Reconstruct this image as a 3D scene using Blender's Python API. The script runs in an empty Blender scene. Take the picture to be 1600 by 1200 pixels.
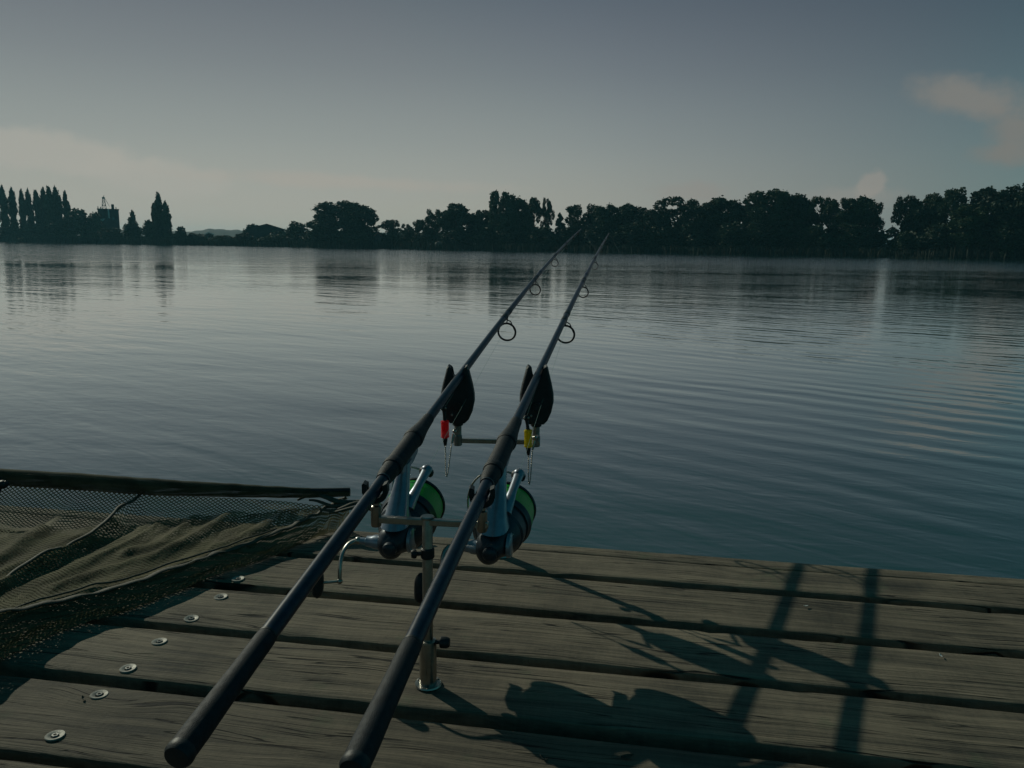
import bpy, math, random
from math import sin, cos, tan, pi, radians, sqrt, hypot, atan2, asin, exp
from mathutils import Vector as V, Matrix, noise
random.seed(7)
S = bpy.context.scene
C = S.collection

# ------------------------------------------------------------------ camera
F = 1240.0                       # focal length in pixels of the 1600 px wide photograph
PITCH = math.atan(216 / F); ROLL = 0.0141; H = 0.72; WZ = -0.45
fw = V((0, cos(PITCH), -sin(PITCH))); u0 = V((0, sin(PITCH), cos(PITCH))); x0 = V((1, 0, 0))
rt = x0 * cos(ROLL) + u0 * sin(ROLL); up = u0 * cos(ROLL) - x0 * sin(ROLL)
CAM = V((0, 0, H))
cd = bpy.data.cameras.new('camera'); co = bpy.data.objects.new('camera', cd); C.objects.link(co)
M3 = Matrix((rt, up, -fw)).transposed()
co.matrix_world = Matrix.Translation(CAM) @ M3.to_4x4()
cd.sensor_fit = 'HORIZONTAL'; cd.sensor_width = 36; cd.lens = 36 * F / 1600
cd.clip_start = 0.02; cd.clip_end = 8000
S.camera = co
def ray(px, py): return fw + rt * ((px - 800) / F) + up * ((600 - py) / F)
def onz(px, py, z=0.0):
    d = ray(px, py); return CAM + d * ((z - H) / d.z)
def ony(px, py, y):
    d = ray(px, py); return CAM + d * (y / d.y)

# ------------------------------------------------------------------ light
SUN_EL = radians(30.2); SUN_AZ = radians(-46.0)       # azimuth measured from +Y towards +X
L = V((sin(SUN_AZ) * cos(SUN_EL), cos(SUN_AZ) * cos(SUN_EL), sin(SUN_EL)))
sl = bpy.data.lights.new('sun', 'SUN'); sl.energy = 2.0; sl.angle = radians(0.55); sl.color = (1.0, 0.99, 0.80)
so = bpy.data.objects.new('sun', sl); C.objects.link(so); so.rotation_euler = L.to_track_quat('Z', 'Y').to_euler()
so.location = L * 20
S.view_settings.view_transform = 'Standard'; S.view_settings.look = 'None'
S.view_settings.exposure = 0.0; S.view_settings.gamma = 1

# ------------------------------------------------------------------ node helper
class NT:
    def __init__(s, tree): s.t = tree; s.n = tree.nodes; s.l = tree.links; s.n.clear()
    def node(s, typ, inputs=None, **kw):
        n = s.n.new(typ)
        for k, v in kw.items(): setattr(n, k, v)
        for k, v in (inputs or {}).items(): s.set(n, k, v)
        return n
    def set(s, n, k, v):
        i = n.inputs[k]
        if isinstance(v, bpy.types.NodeSocket): s.l.new(v, i)
        elif isinstance(v, bpy.types.Node): s.l.new(v.outputs[0], i)
        else: i.default_value = v
    def math(s, op, a, b=0.0, c=0.0, clamp=False):
        n = s.n.new('ShaderNodeMath'); n.operation = op; n.use_clamp = clamp
        s.set(n, 0, a); s.set(n, 1, b)
        if op in ('MULTIPLY_ADD', 'COMPARE', 'SMOOTH_MIN'): s.set(n, 2, c)
        return n.outputs[0]
    def mix(s, f, a, b, mode='MIX'):
        n = s.n.new('ShaderNodeMix'); n.data_type = 'RGBA'; n.blend_type = mode
        s.set(n, 0, f); s.set(n, 6, a); s.set(n, 7, b); return n.outputs[2]
    def maprange(s, v, a, b, c=0.0, d=1.0, smooth=True):
        n = s.n.new('ShaderNodeMapRange'); n.interpolation_type = 'SMOOTHSTEP' if smooth else 'LINEAR'
        s.set(n, 0, v); s.set(n, 1, a); s.set(n, 2, b); s.set(n, 3, c); s.set(n, 4, d); return n.outputs[0]
    def noise(s, vec, scale, detail=2.0, rough=0.5, dist=0.0):
        n = s.node('ShaderNodeTexNoise', {'Vector': vec, 'Scale': scale, 'Detail': detail, 'Roughness': rough, 'Distortion': dist})
        return n.outputs[0]
    def mapping(s, vec, scale=(1, 1, 1), rot=(0, 0, 0), loc=(0, 0, 0)):
        return s.node('ShaderNodeMapping', {'Vector': vec, 'Scale': scale, 'Rotation': rot, 'Location': loc}).outputs[0]
def c4(c): return (c[0], c[1], c[2], 1.0)

# ------------------------------------------------------------------ sky
W = bpy.data.worlds.new('World'); S.world = W; W.use_nodes = True
w = NT(W.node_tree)
tc = w.node('ShaderNodeTexCoord').outputs['Generated']
sky = w.node('ShaderNodeTexSky', sky_type='NISHITA', sun_disc=False, sun_elevation=SUN_EL, sun_rotation=SUN_AZ,
             altitude=100, air_density=1.0, dust_density=2.2, ozone_density=1.5)
sep = w.node('ShaderNodeSeparateXYZ', {0: tc})
az = w.math('ARCTAN2', sep.outputs[0], sep.outputs[1])
el = w.math('ARCSINE', sep.outputs[2])
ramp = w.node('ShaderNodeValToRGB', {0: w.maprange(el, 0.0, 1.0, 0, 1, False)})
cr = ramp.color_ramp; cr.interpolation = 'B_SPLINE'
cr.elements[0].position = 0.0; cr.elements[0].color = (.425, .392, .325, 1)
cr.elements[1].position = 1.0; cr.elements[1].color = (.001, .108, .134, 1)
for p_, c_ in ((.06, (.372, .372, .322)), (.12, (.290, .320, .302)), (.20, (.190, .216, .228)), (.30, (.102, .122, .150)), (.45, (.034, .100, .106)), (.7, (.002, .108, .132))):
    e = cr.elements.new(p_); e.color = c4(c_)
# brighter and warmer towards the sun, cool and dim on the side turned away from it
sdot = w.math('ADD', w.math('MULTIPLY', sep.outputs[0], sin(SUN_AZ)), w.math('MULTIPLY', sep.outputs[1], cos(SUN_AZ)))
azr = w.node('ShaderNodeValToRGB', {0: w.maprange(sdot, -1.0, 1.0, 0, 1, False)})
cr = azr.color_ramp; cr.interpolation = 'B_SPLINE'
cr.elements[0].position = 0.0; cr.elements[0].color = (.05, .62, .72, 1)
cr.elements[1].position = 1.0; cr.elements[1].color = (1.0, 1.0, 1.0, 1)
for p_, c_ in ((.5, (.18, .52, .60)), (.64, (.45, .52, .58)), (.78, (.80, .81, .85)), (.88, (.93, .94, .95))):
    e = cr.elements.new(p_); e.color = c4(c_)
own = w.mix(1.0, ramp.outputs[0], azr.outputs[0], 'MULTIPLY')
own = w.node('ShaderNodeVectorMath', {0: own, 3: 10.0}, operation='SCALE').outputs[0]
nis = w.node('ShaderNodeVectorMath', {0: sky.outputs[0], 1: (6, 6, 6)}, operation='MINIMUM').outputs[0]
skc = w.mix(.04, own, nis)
def azel(px, py):
    d = ray(px, py).normalized(); return atan2(d.x, d.y), asin(d.z)
cn = w.noise(w.mapping(tc, (1, 1, 2.2)), 9.0, 6.0, 0.6)
cn2 = w.noise(w.mapping(tc, (1, 1, 1)), 26.0, 5.0, 0.6)
def cloud(col, px, py, rw, rh, tilt, col_c, amt, edge=0.5, nz=1.2, fine=0.0):
    a0, e0 = azel(px, py); ra = rw / F; re = rh / F
    da = w.math('SUBTRACT', az, a0); de = w.math('SUBTRACT', el, e0)
    ca, sa = cos(tilt), sin(tilt)
    p = w.math('DIVIDE', w.math('ADD', w.math('MULTIPLY', da, ca), w.math('MULTIPLY', de, sa)), ra)
    q = w.math('DIVIDE', w.math('SUBTRACT', w.math('MULTIPLY', de, ca), w.math('MULTIPLY', da, sa)), re)
    r = w.math('SQRT', w.math('ADD', w.math('MULTIPLY', p, p), w.math('MULTIPLY', q, q)))
    n = w.math('MULTIPLY', w.math('SUBTRACT', cn, 0.5), nz)
    if fine: n = w.math('ADD', n, w.math('MULTIPLY', w.math('SUBTRACT', cn2, 0.5), fine))
    m = w.maprange(w.math('ADD', r, n), 1.0, 1.0 - edge)
    return w.mix(w.math('MULTIPLY', m, amt), col, c4(col_c))
K = 1.0
CL = []
for args in [(1525, 158, 105, 30, -0.22, (2.1, 2.05, 1.88), .85, .9, 1.3, 1.2),
             (1590, 205, 60, 38, -0.5, (2.0, 1.92, 1.74), .8, .9, 1.3, 1.2),
             (1590, 240, 75, 20, -0.05, (2.0, 1.93, 1.74), .75, .9, 1.3, 1.2),
             (1362, 290, 22, 30, -0.5, (3.2, 2.85, 2.5), .55, .4, 1.0, 1.6),
             (1330, 310, 90, 22, 0.0, (3.2, 2.85, 2.5), .35, .7, 1.0, 1.0),
             (1080, 300, 80, 20, 0.0, (2.9, 2.4, 2.1), .3, .7, 1.0, 1.4),
             (60, 235, 170, 36, -0.1, (4.0, 3.85, 3.4), .7, .5, 1.0, .9),
             (240, 275, 120, 34, -0.05, (4.0, 3.85, 3.4), .6, .5, 1.0, .9),
             (560, 285, 330, 16, -0.02, (4.0, 3.6, 3.1), .5, .8, 1.2, .5)]:
    skc = cloud(skc, *args)
W_STR = 0.10
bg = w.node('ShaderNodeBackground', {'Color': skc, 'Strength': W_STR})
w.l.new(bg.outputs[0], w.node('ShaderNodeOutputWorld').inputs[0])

# ------------------------------------------------------------------ object helpers
def tag(o, label=None, cat=None, group=None, kind=None):
    if label: o['label'] = label
    if cat: o['category'] = cat
    if group: o['group'] = group
    if kind: o['kind'] = kind
    return o
def empty(name, loc, label=None, cat=None, group=None):
    o = bpy.data.objects.new(name, None); C.objects.link(o); o.location = loc; o.empty_display_size = .05
    return tag(o, label, cat, group)
def frame(ax, hint=V((0, 0, 1))):
    a = ax.normalized()
    if abs(a.dot(hint.normalized())) > .98: hint = V((1, 0, 0)) if abs(a.x) < .9 else V((0, 1, 0))
    b = a.cross(hint).normalized(); c = b.cross(a).normalized()
    return a, b, c
class MB:
    def __init__(s): s.v = []; s.f = []; s.uv = None
    def ring_strip(s, rings, closed=True, cap=True):
        n = len(rings[0]); b0 = len(s.v)
        for r in rings: s.v += [V(p) for p in r]
        for i in range(len(rings) - 1):
            for j in range(n if closed else n - 1):
                k = (j + 1) % n
                s.f.append((b0 + i * n + j, b0 + i * n + k, b0 + (i + 1) * n + k, b0 + (i + 1) * n + j))
        if cap and closed:
            s.f.append(tuple(b0 + j for j in reversed(range(n))))
            s.f.append(tuple(b0 + (len(rings) - 1) * n + j for j in range(n)))
        return s
    def tube(s, path, r, n=12, cap=True, flat=1.0, hint=V((0, 0, 1))):
        path = [V(p) for p in path]; m = len(path)
        if not isinstance(r, (list, tuple)): r = [r] * m
        rings = []; prev = None
        for i, p in enumerate(path):
            t = (path[min(i + 1, m - 1)] - path[max(i - 1, 0)]).normalized()
            if prev is None: _, b, c = frame(t, hint)
            else:
                b = (prev - t * prev.dot(t)).normalized(); c = b.cross(t).normalized()
            prev = b
            rings.append([p + (b * cos(2 * pi * j / n) + c * sin(2 * pi * j / n) * flat) * r[i] for j in range(n)])
        return s.ring_strip(rings, True, cap)
    def lathe(s, o, ax, prof, n=24, cap=True):
        a, b, c = frame(V(ax)); o = V(o)
        return s.ring_strip([[o + a * h + (b * cos(2 * pi * j / n) + c * sin(2 * pi * j / n)) * max(r, 1e-5) for j in range(n)] for h, r in prof], True, cap)
    def box(s, c, size, R=None, taper=1.0):
        c = V(c); R = R or Matrix.Identity(3); b0 = len(s.v); x, y, z = [q / 2 for q in size]
        for dz in (-1, 1):
            k = taper if dz > 0 else 1
            for dx, dy in ((-1, -1), (1, -1), (1, 1), (-1, 1)): s.v.append(c + R @ V((dx * x * k, dy * y * k, dz * z)))
        s.f += [tuple(b0 + i for i in q) for q in ((3, 2, 1, 0), (4, 5, 6, 7), (0, 1, 5, 4), (1, 2, 6, 5), (2, 3, 7, 6), (3, 0, 4, 7))]
        return s
    def ball(s, c, r, n=16, m=10, R=None):
        c = V(c); R = R or Matrix.Identity(3)
        if not isinstance(r, (tuple, list)): r = (r, r, r)
        rings = [[c + R @ V((r[0] * sin(t) * cos(2 * pi * j / n), r[1] * sin(t) * sin(2 * pi * j / n), r[2] * cos(t))) for j in range(n)]
                 for t in [1e-3 + (pi - 2e-3) * i / m for i in range(m + 1)]]
        return s.ring_strip(rings[::-1], True, True)
    def torus(s, c, ax, R, r, n=40, k=8):
        a, b, d = frame(V(ax)); c = V(c); b0 = len(s.v)
        for i in range(n):
            e = b * cos(2 * pi * i / n) + d * sin(2 * pi * i / n)
            for j in range(k): s.v.append(c + e * (R + r * cos(2 * pi * j / k)) + a * r * sin(2 * pi * j / k))
        for i in range(n):
            for j in range(k):
                s.f.append((b0 + i * k + j, b0 + ((i + 1) % n) * k + j, b0 + ((i + 1) % n) * k + (j + 1) % k, b0 + i * k + (j + 1) % k))
        return s
    def prism(s, pts, o, ex, ey, ez, t):
        """closed 2-D outline pts in (ex, ey) extruded +-t/2 along ez"""
        n = len(pts); b0 = len(s.v)
        for d in (-.5, .5):
            for p in pts: s.v.append(o + ex * p[0] + ey * p[1] + ez * (t * d))
        s.f.append(tuple(b0 + i for i in reversed(range(n)))); s.f.append(tuple(b0 + n + i for i in range(n)))
        for i in range(n): s.f.append((b0 + i, b0 + (i + 1) % n, b0 + n + (i + 1) % n, b0 + n + i))
        return s
    def mesh(s, name, mat, org=V((0, 0, 0)), ang=35, uv=None):
        me = bpy.data.meshes.new(name)
        me.from_pydata([tuple(p - org) for p in s.v], [], s.f)
        if mat:
            for m_ in (mat if isinstance(mat, (list, tuple)) else [mat]): me.materials.append(m_)
        if uv:
            ul = me.uv_layers.new(name='UVMap')
            for lp in me.loops: ul.data[lp.index].uv = uv[lp.vertex_index]
        me.update()
        if ang:
            me.polygons.foreach_set('use_smooth', [True] * len(me.polygons))
            me.set_sharp_from_angle(angle=radians(ang))
        return me
    def build(s, name, mat, parent=None, org=None, ang=35, bevel=0, uv=None):
        if org is None:
            org = V((0, 0, 0)); q = parent
            while q: org = org + V(q.location); q = q.parent
        me = s.mesh(name, mat, org, ang, uv)
        o = bpy.data.objects.new(name, me); C.objects.link(o)
        if parent: o.parent = parent
        else: o.location = org
        if bevel:
            b = o.modifiers.new('bevel', 'BEVEL'); b.width = bevel; b.segments = 2; b.limit_method = 'ANGLE'; b.angle_limit = radians(40)
        return o

# ------------------------------------------------------------------ materials
def pmat(name, col, rough=.5, metal=0.0, bump=0, bscale=200, var=0.0, vscale=20, spec=.5, coat=0, rvar=0):
    m = bpy.data.materials.new(name); m.use_nodes = True; t = NT(m.node_tree)
    tcn = t.node('ShaderNodeTexCoord').outputs['Object']
    c = c4(col)
    if var:
        nz = t.noise(tcn, vscale, 5, .65)
        dark = c4([q * (1 - var) for q in col]); lite = c4([min(1, q * (1 + var)) for q in col])
        c = t.mix(t.maprange(nz, .3, .7), dark, lite)
    r = rough
    if rvar: r = t.math('ADD', rough, t.math('MULTIPLY', t.math('SUBTRACT', t.noise(tcn, vscale * 2.3, 4), .5), rvar))
    b = t.node('ShaderNodeBsdfPrincipled', {'Base Color': c, 'Roughness': r, 'Metallic': metal, 'Specular IOR Level': spec, 'Coat Weight': coat})
    if bump:
        bp = t.node('ShaderNodeBump', {'Height': t.noise(tcn, bscale, 3), 'Strength': bump, 'Distance': .001})
        t.l.new(bp.outputs[0], b.inputs['Normal'])
    t.l.new(b.outputs[0], t.node('ShaderNodeOutputMaterial').inputs[0])
    return m
M = {}
M['carbon'] = pmat('blue_black_carbon', (.006, .015, .032), .36, 0, 0, var=.3, vscale=60, coat=.05, rvar=.15, spec=.25)
M['grip'] = pmat('shrink_rubber', (.006, .012, .017), .62, 0, .6, 900, var=.35, vscale=80, rvar=.25, spec=.25)
M['black'] = pmat('black_plastic', (.006, .013, .016), .5, 0, .2, 700, var=.3, vscale=60, rvar=.15, spec=.35)
M['steel'] = pmat('brushed_steel', (.33, .32, .29), .32, 1.0, .15, 500, var=.15, vscale=50, rvar=.2)
M['darksteel'] = pmat('dull_steel', (.2, .2, .19), .4, 1.0, .15, 500, var=.2, vscale=50, rvar=.2)
M['reelsilver'] = pmat('silver_paint', (.22, .25, .30), .33, .55, 0, var=.12, vscale=60, coat=.3, rvar=.15)
M['reeldark'] = pmat('dark_reel_paint', (.018, .030, .042), .4, .3, 0, var=.3, vscale=60, rvar=.15)
M['washer'] = pmat('zinc_washer', (.23, .225, .20), .6, .3, .3, 500, var=.25, vscale=90, rvar=.3)
M['line_green'] = None
M['nylon'] = pmat('nylon_line', (.25, .35, .30), .2)

def wood_mat():
    m = bpy.data.materials.new('weathered_wood'); m.use_nodes = True; t = NT(m.node_tree)
    tco = t.node('ShaderNodeTexCoord').outputs['Object']
    rnd = t.node('ShaderNodeObjectInfo').outputs['Random']
    off = t.node('ShaderNodeCombineXYZ', {0: t.math('MULTIPLY', rnd, 37.0), 1: t.math('MULTIPLY', rnd, 13.0), 2: t.math('MULTIPLY', rnd, 7.0)})
    P = t.node('ShaderNodeVectorMath', {0: tco, 1: off.outputs[0]}, operation='ADD').outputs[0]
    # knots bend the grain
    vo = t.node('ShaderNodeTexVoronoi', {'Vector': t.mapping(P, (2.2, 6.0, 1.0)), 'Scale': 1.0, 'Randomness': 1.0})
    kd = vo.outputs['Distance']
    kprob = t.math('GREATER_THAN', t.node('ShaderNodeSeparateColor', {0: vo.outputs['Color']}).outputs[0], .3)
    knot = t.math('MULTIPLY', t.maprange(kd, .30, .02), kprob)
    bend = t.math('MULTIPLY', knot, .03)
    low = t.math('MULTIPLY', t.math('SUBTRACT', t.noise(t.mapping(P, (2.0, 7.0, 1)), 1.0, 2), .5), .05)
    s3 = t.node('ShaderNodeSeparateXYZ', {0: P})
    yy = t.math('ADD', s3.outputs[1], t.math('ADD', bend, low))
    G = t.node('ShaderNodeCombineXYZ', {0: s3.outputs[0], 1: yy, 2: s3.outputs[2]}).outputs[0]
    g1 = t.noise(t.mapping(G, (3.0, 130.0, 20)), 1.0, 5, .65)        # broad grain
    g2 = t.noise(t.mapping(G, (14.0, 620.0, 60)), 1.0, 4, .7)       # fibres
    g3 = t.noise(t.mapping(G, (1.4, 34.0, 5)), 1.0, 3, .55)         # bands
    blot = t.noise(P, 5.0, 5, .62)
    saw = t.noise(t.mapping(P, (160.0, 26.0, 1), (0, 0, .35)), 1.0, 3, .6)   # scuffs across
    ck = t.noise(t.mapping(G, (2.2, 75.0, 3)), 1.0, 2, .45)
    crack = t.math('MULTIPLY', t.maprange(t.math('ABSOLUTE', t.math('SUBTRACT', ck, .5)), .018, .003), t.maprange(t.noise(t.mapping(P, (3.0, 16, 1)), 1.0, 2), .46, .54))
    val = t.math('ADD', t.math('MULTIPLY', g1, .45), t.math('ADD', t.math('MULTIPLY', g2, .42), t.math('MULTIPLY', g3, .4)))
    val = t.math('ADD', val, t.math('MULTIPLY', t.math('SUBTRACT', blot, .5), .5))
    val = t.math('ADD', val, t.math('MULTIPLY', t.math('SUBTRACT', saw, .5), .10))
    rp = t.node('ShaderNodeValToRGB', {0: val}); r = rp.color_ramp
    r.elements[0].position = .42; r.elements[0].color = (.020, .022, .019, 1)
    r.elements[1].position = .76; r.elements[1].color = (.180, .148, .104, 1)
    e = r.elements.new(.55); e.color = (.077, .066, .048, 1)
    col = rp.outputs[0]
    moss = t.maprange(t.noise(P, 9.0, 4, .7), .58, .74, 0, .45)
    col = t.mix(moss, col, (.07, .10, .055, 1))
    col = t.mix(t.math('MULTIPLY', t.maprange(kd, .10, .05, 0, .85), kprob), col, (.035, .03, .022, 1))
    col = t.mix(crack, col, (.01, .01, .008, 1))
    pb = t.math('ADD', .8, t.math('MULTIPLY', rnd, .4))
    col = t.mix(1.0, col, t.node('ShaderNodeCombineColor', {0: pb, 1: pb, 2: pb}).outputs[0], 'MULTIPLY')
    b = t.node('ShaderNodeBsdfPrincipled', {'Base Color': col, 'Roughness': .78, 'Specular IOR Level': .3})
    hgt = t.math('ADD', t.math('MULTIPLY', g2, .35), t.math('ADD', t.math('MULTIPLY', g1, .8), t.math('MULTIPLY', saw, .12)))
    hgt = t.math('SUBTRACT', hgt, t.math('MULTIPLY', crack, 1.6))
    bp = t.node('ShaderNodeBump', {'Height': hgt, 'Strength': 1.0, 'Distance': .0038})
    t.l.new(bp.outputs[0], b.inputs['Normal'])
    t.l.new(b.outputs[0], t.node('ShaderNodeOutputMaterial').inputs[0])
    return m
M['wood'] = wood_mat()

def rs(t, P, deg, scale):
    return t.mapping(t.mapping(P, (1, 1, 1), (0, 0, radians(deg))), scale)
def water_mat():
    m = bpy.data.materials.new('lake_water'); m.use_nodes = True; t = NT(m.node_tree)
    P = t.node('ShaderNodeTexCoord').outputs['Object']
    s3 = t.node('ShaderNodeSeparateXYZ', {0: P})
    dist = t.math('SQRT', t.math('ADD', t.math('MULTIPLY', s3.outputs[0], s3.outputs[0]), t.math('MULTIPLY', s3.outputs[1], s3.outputs[1])))
    # long crests running from upper left to lower right
    d1 = t.noise(rs(t, P, 34, (.75, 3.3, 1)), 1.0, 1.5, .45, .35)
    d2 = t.noise(rs(t, P, 38, (2.8, 7.0, 1)), 1.0, 2, .5, .4)
    d3 = t.noise(rs(t, P, 5, (5.5, 15.0, 1)), 1.0, 2, .5, .4)
    d4 = t.noise(rs(t, P, 18, (.50, 1.3, 1)), 1.0, 2, .5, .4)
    patch = t.maprange(t.noise(t.mapping(P, (.05, .12, 1), (0, 0, .3)), 1.0, 3), .35, .65, .45, 1.3)
    near = t.maprange(dist, 3.0, 14.0, .7, 1.0)
    d5 = t.noise(rs(t, P, 10, (.18, .50, 1)), 1.0, 2, .5, .4)
    h = t.math('ADD', t.math('MULTIPLY', d1, .0100), t.math('MULTIPLY', d2, .0048))
    h = t.math('ADD', h, t.math('MULTIPLY', d3, .0016))
    h = t.math('MULTIPLY', t.math('MULTIPLY', h, patch), near)
    far = t.maprange(t.math('ADD', dist, t.math('MULTIPLY', t.math('SUBTRACT', t.noise(t.mapping(P, (.03, .08, 1)), 1.0, 3), .5), 40.0)), 32.0, 84.0, 0.0, 1.0)
    h = t.math('ADD', h, t.math('MULTIPLY', d4, t.math('ADD', .007, t.math('MULTIPLY', far, .11))))
    h = t.math('ADD', h, t.math('MULTIPLY', d5, .012))
    h = t.math('ADD', h, t.math('MULTIPLY', t.math('ADD', d1, t.math('MULTIPLY', d2, .4)), t.math('MULTIPLY', far, .03)))
    wv = t.node('ShaderNodeTexWave', {'Vector': t.mapping(P, (1, 1, 1), (0, 0, radians(40))), 'Scale': .95, 'Distortion': 5.5, 'Detail': 2.0, 'Detail Scale': .5, 'Detail Roughness': .5}, wave_type='BANDS', bands_direction='Y', wave_profile='SIN')
    mk = t.math('MULTIPLY', t.maprange(s3.outputs[0], -.6, 1.6), t.maprange(dist, 22.0, 9.0))
    mk = t.math('MULTIPLY', mk, t.maprange(t.noise(t.mapping(P, (.35, .5, 1)), 1.0, 2), .35, .6, .25, 1.0))
    h = t.math('ADD', h, t.math('MULTIPLY', t.math('MULTIPLY', wv.outputs['Fac'] if 'Fac' in wv.outputs else wv.outputs[1], .0024), mk))
    bp = t.node('ShaderNodeBump', {'Height': h, 'Strength': 1.0, 'Distance': 1.0})
    b = t.node('ShaderNodeBsdfPrincipled', {'Base Color': (.014, .056, .054, 1), 'Roughness': t.maprange(dist, 2, 90, .025, .06), 'IOR': 1.333, 'Normal': bp.outputs[0]})
    fr = t.node('ShaderNodeFresnel', {0: 1.333, 'Normal': bp.outputs[0]})
    gl = t.node('ShaderNodeBsdfGlossy', {'Color': (.97, 1, 1, 1), 'Roughness': .05, 'Normal': bp.outputs[0]})
    mx = t.node('ShaderNodeMixShader', {0: t.math('MULTIPLY', t.math('POWER', fr.outputs[0], .8), .95), 1: b, 2: gl})
    t.l.new(mx.outputs[0], t.node('ShaderNodeOutputMaterial').inputs[0])
    return m
M['water'] = water_mat()

def leaf_mat(name, col, col2):
    m = bpy.data.materials.new(name); m.use_nodes = True; t = NT(m.node_tree)
    P = t.node('ShaderNodeTexCoord').outputs['Object']
    rnd = t.node('ShaderNodeObjectInfo').outputs['Random']
    n = t.noise(P, 9.0, 3, .6)
    n = t.math('ADD', n, t.math('MULTIPLY', t.math('SUBTRACT', rnd, .5), .3))
    c = t.mix(t.maprange(n, .35, .65), c4(col), c4(col2))
    d = t.node('ShaderNodeBsdfPrincipled', {'Base Color': c, 'Roughness': .6, 'Specular IOR Level': .2})
    tr = t.node('ShaderNodeBsdfTranslucent', {'Color': c})
    mx = t.node('ShaderNodeMixShader', {0: .12, 1: d, 2: tr})
    t.l.new(mx.outputs[0], t.node('ShaderNodeOutputMaterial').inputs[0])
    return m
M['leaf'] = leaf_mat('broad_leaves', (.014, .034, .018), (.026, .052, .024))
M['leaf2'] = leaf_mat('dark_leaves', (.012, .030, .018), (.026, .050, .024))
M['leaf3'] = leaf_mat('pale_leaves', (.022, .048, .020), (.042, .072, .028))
M['bark'] = pmat('bark', (.05, .042, .032), .9, 0, .8, 8, var=.3, vscale=3)
M['reed'] = leaf_mat('reeds', (.016, .026, .018), (.028, .048, .022))
M['ground'] = pmat('grassy_soil', (.018, .030, .014), .95, 0, 0, var=.4, vscale=.2)
M['hill'] = pmat('distant_woods', (.012, .03, .032), .95, 0, 0, var=.3, vscale=.02)
M['brickdark'] = pmat('dark_render', (.045, .045, .045), .9, 0, 0, var=.25, vscale=.6)
M['roofdark'] = pmat('dark_roof', (.04, .038, .036), .85, 0, 0, var=.25, vscale=.6)
M['rooftile'] = pmat('red_tiles', (.12, .05, .035), .85, 0, 0, var=.25, vscale=2)
M['whitewall'] = pmat('pale_sheet', (.6, .6, .57), .7, 0, 0, var=.1, vscale=1)
M['pane'] = pmat('window_pane', (.02, .025, .03), .1)
M['tent'] = pmat('tent_canvas', (.12, .13, .11), .8, 0, 0, var=.15, vscale=2)

def flick(name, col, trans=.35):
    m = bpy.data.materials.new(name); m.use_nodes = True; t = NT(m.node_tree)
    P = t.node('ShaderNodeTexCoord').outputs['Object']
    n = t.noise(P, 160, 3)
    c = t.mix(t.maprange(n, .35, .65), c4([q * .75 for q in col]), c4(col))
    d = t.node('ShaderNodeBsdfPrincipled', {'Base Color': c, 'Roughness': .18, 'Coat Weight': .4})
    tr = t.node('ShaderNodeBsdfTranslucent', {'Color': c4(col)})
    mx = t.node('ShaderNodeMixShader', {0: trans, 1: d, 2: tr})
    t.l.new(mx.outputs[0], t.node('ShaderNodeOutputMaterial').inputs[0])
    return m
M['red'] = flick('fluorescent_red', (.95, .03, .05), .6)
M['yellow'] = flick('fluorescent_yellow', (.75, .62, .01), .6)

def spool_mat():
    m = bpy.data.materials.new('wound_green_line'); m.use_nodes = True; t = NT(m.node_tree)
    P = t.node('ShaderNodeTexCoord').outputs['Object']
    n = t.noise(P, 900, 2)
    c = t.mix(n, (.004, .19, .010, 1), (.010, .40, .024, 1))
    b = t.node('ShaderNodeBsdfPrincipled', {'Base Color': c, 'Roughness': .35})
    bp = t.node('ShaderNodeBump', {'Height': n, 'Strength': .4, 'Distance': .0006}); t.l.new(bp.outputs[0], b.inputs['Normal'])
    t.l.new(b.outputs[0], t.node('ShaderNodeOutputMaterial').inputs[0])
    return m
M['spoolline'] = spool_mat()

def net_mat(name, col, cell=.008, thick=.3):
    """knotted hexagonal mesh: threads opaque, holes clear (UV in metres)"""
    m = bpy.data.materials.new(name); m.use_nodes = True; t = NT(m.node_tree)
    uv = t.node('ShaderNodeTexCoord').outputs['UV']
    s3 = t.node('ShaderNodeSeparateXYZ', {0: uv})
    a = t.math('DIVIDE', s3.outputs[0], cell); b_ = t.math('DIVIDE', s3.outputs[1], cell * .8)
    def tri(v): return t.math('ABSOLUTE', t.math('SUBTRACT', t.math('FRACT', v), .5))
    p = tri(t.math('ADD', a, b_)); q = tri(t.math('SUBTRACT', a, b_))
    mx = t.math('MAXIMUM', p, q)                      # .5 on a thread
    knot = t.math('ADD', p, q)
    thread = t.math('GREATER_THAN', mx, .5 - thick / 2)
    kn = t.math('GREATER_THAN', knot, 1.0 - thick * 1.05)
    al = t.math('MAXIMUM', thread, kn)
    c = t.mix(t.maprange(t.noise(uv, 14, 4, .6), .35, .65), c4([v * .65 for v in col]), c4([v * 1.25 for v in col]))
    d = t.node('ShaderNodeBsdfPrincipled', {'Base Color': c, 'Roughness': .8, 'Specular IOR Level': .2})
    tl = t.node('ShaderNodeBsdfTranslucent', {'Color': c})
    d2 = t.node('ShaderNodeMixShader', {0: .3, 1: d, 2: tl})
    tr = t.node('ShaderNodeBsdfTransparent')
    o = t.node('ShaderNodeMixShader', {0: al, 1: tr, 2: d2})
    t.l.new(o.outputs[0], t.node('ShaderNodeOutputMaterial').inputs[0])
    return m
M['net'] = net_mat('olive_net', (.155, .145, .085), .0130, .36)
M['net2'] = net_mat('olive_net_inner', (.128, .119, .066), .0100, .46)
M['netskirt'] = net_mat('olive_net_edge', (.10, .095, .055), .0100, .60)
M['netfine'] = net_mat('fine_olive_net', (.065, .070, .045), .0035, .62)
M['hem'] = pmat('olive_hem', (.045, .042, .026), .7, 0, .6, 900, var=.35, vscale=60)

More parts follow.
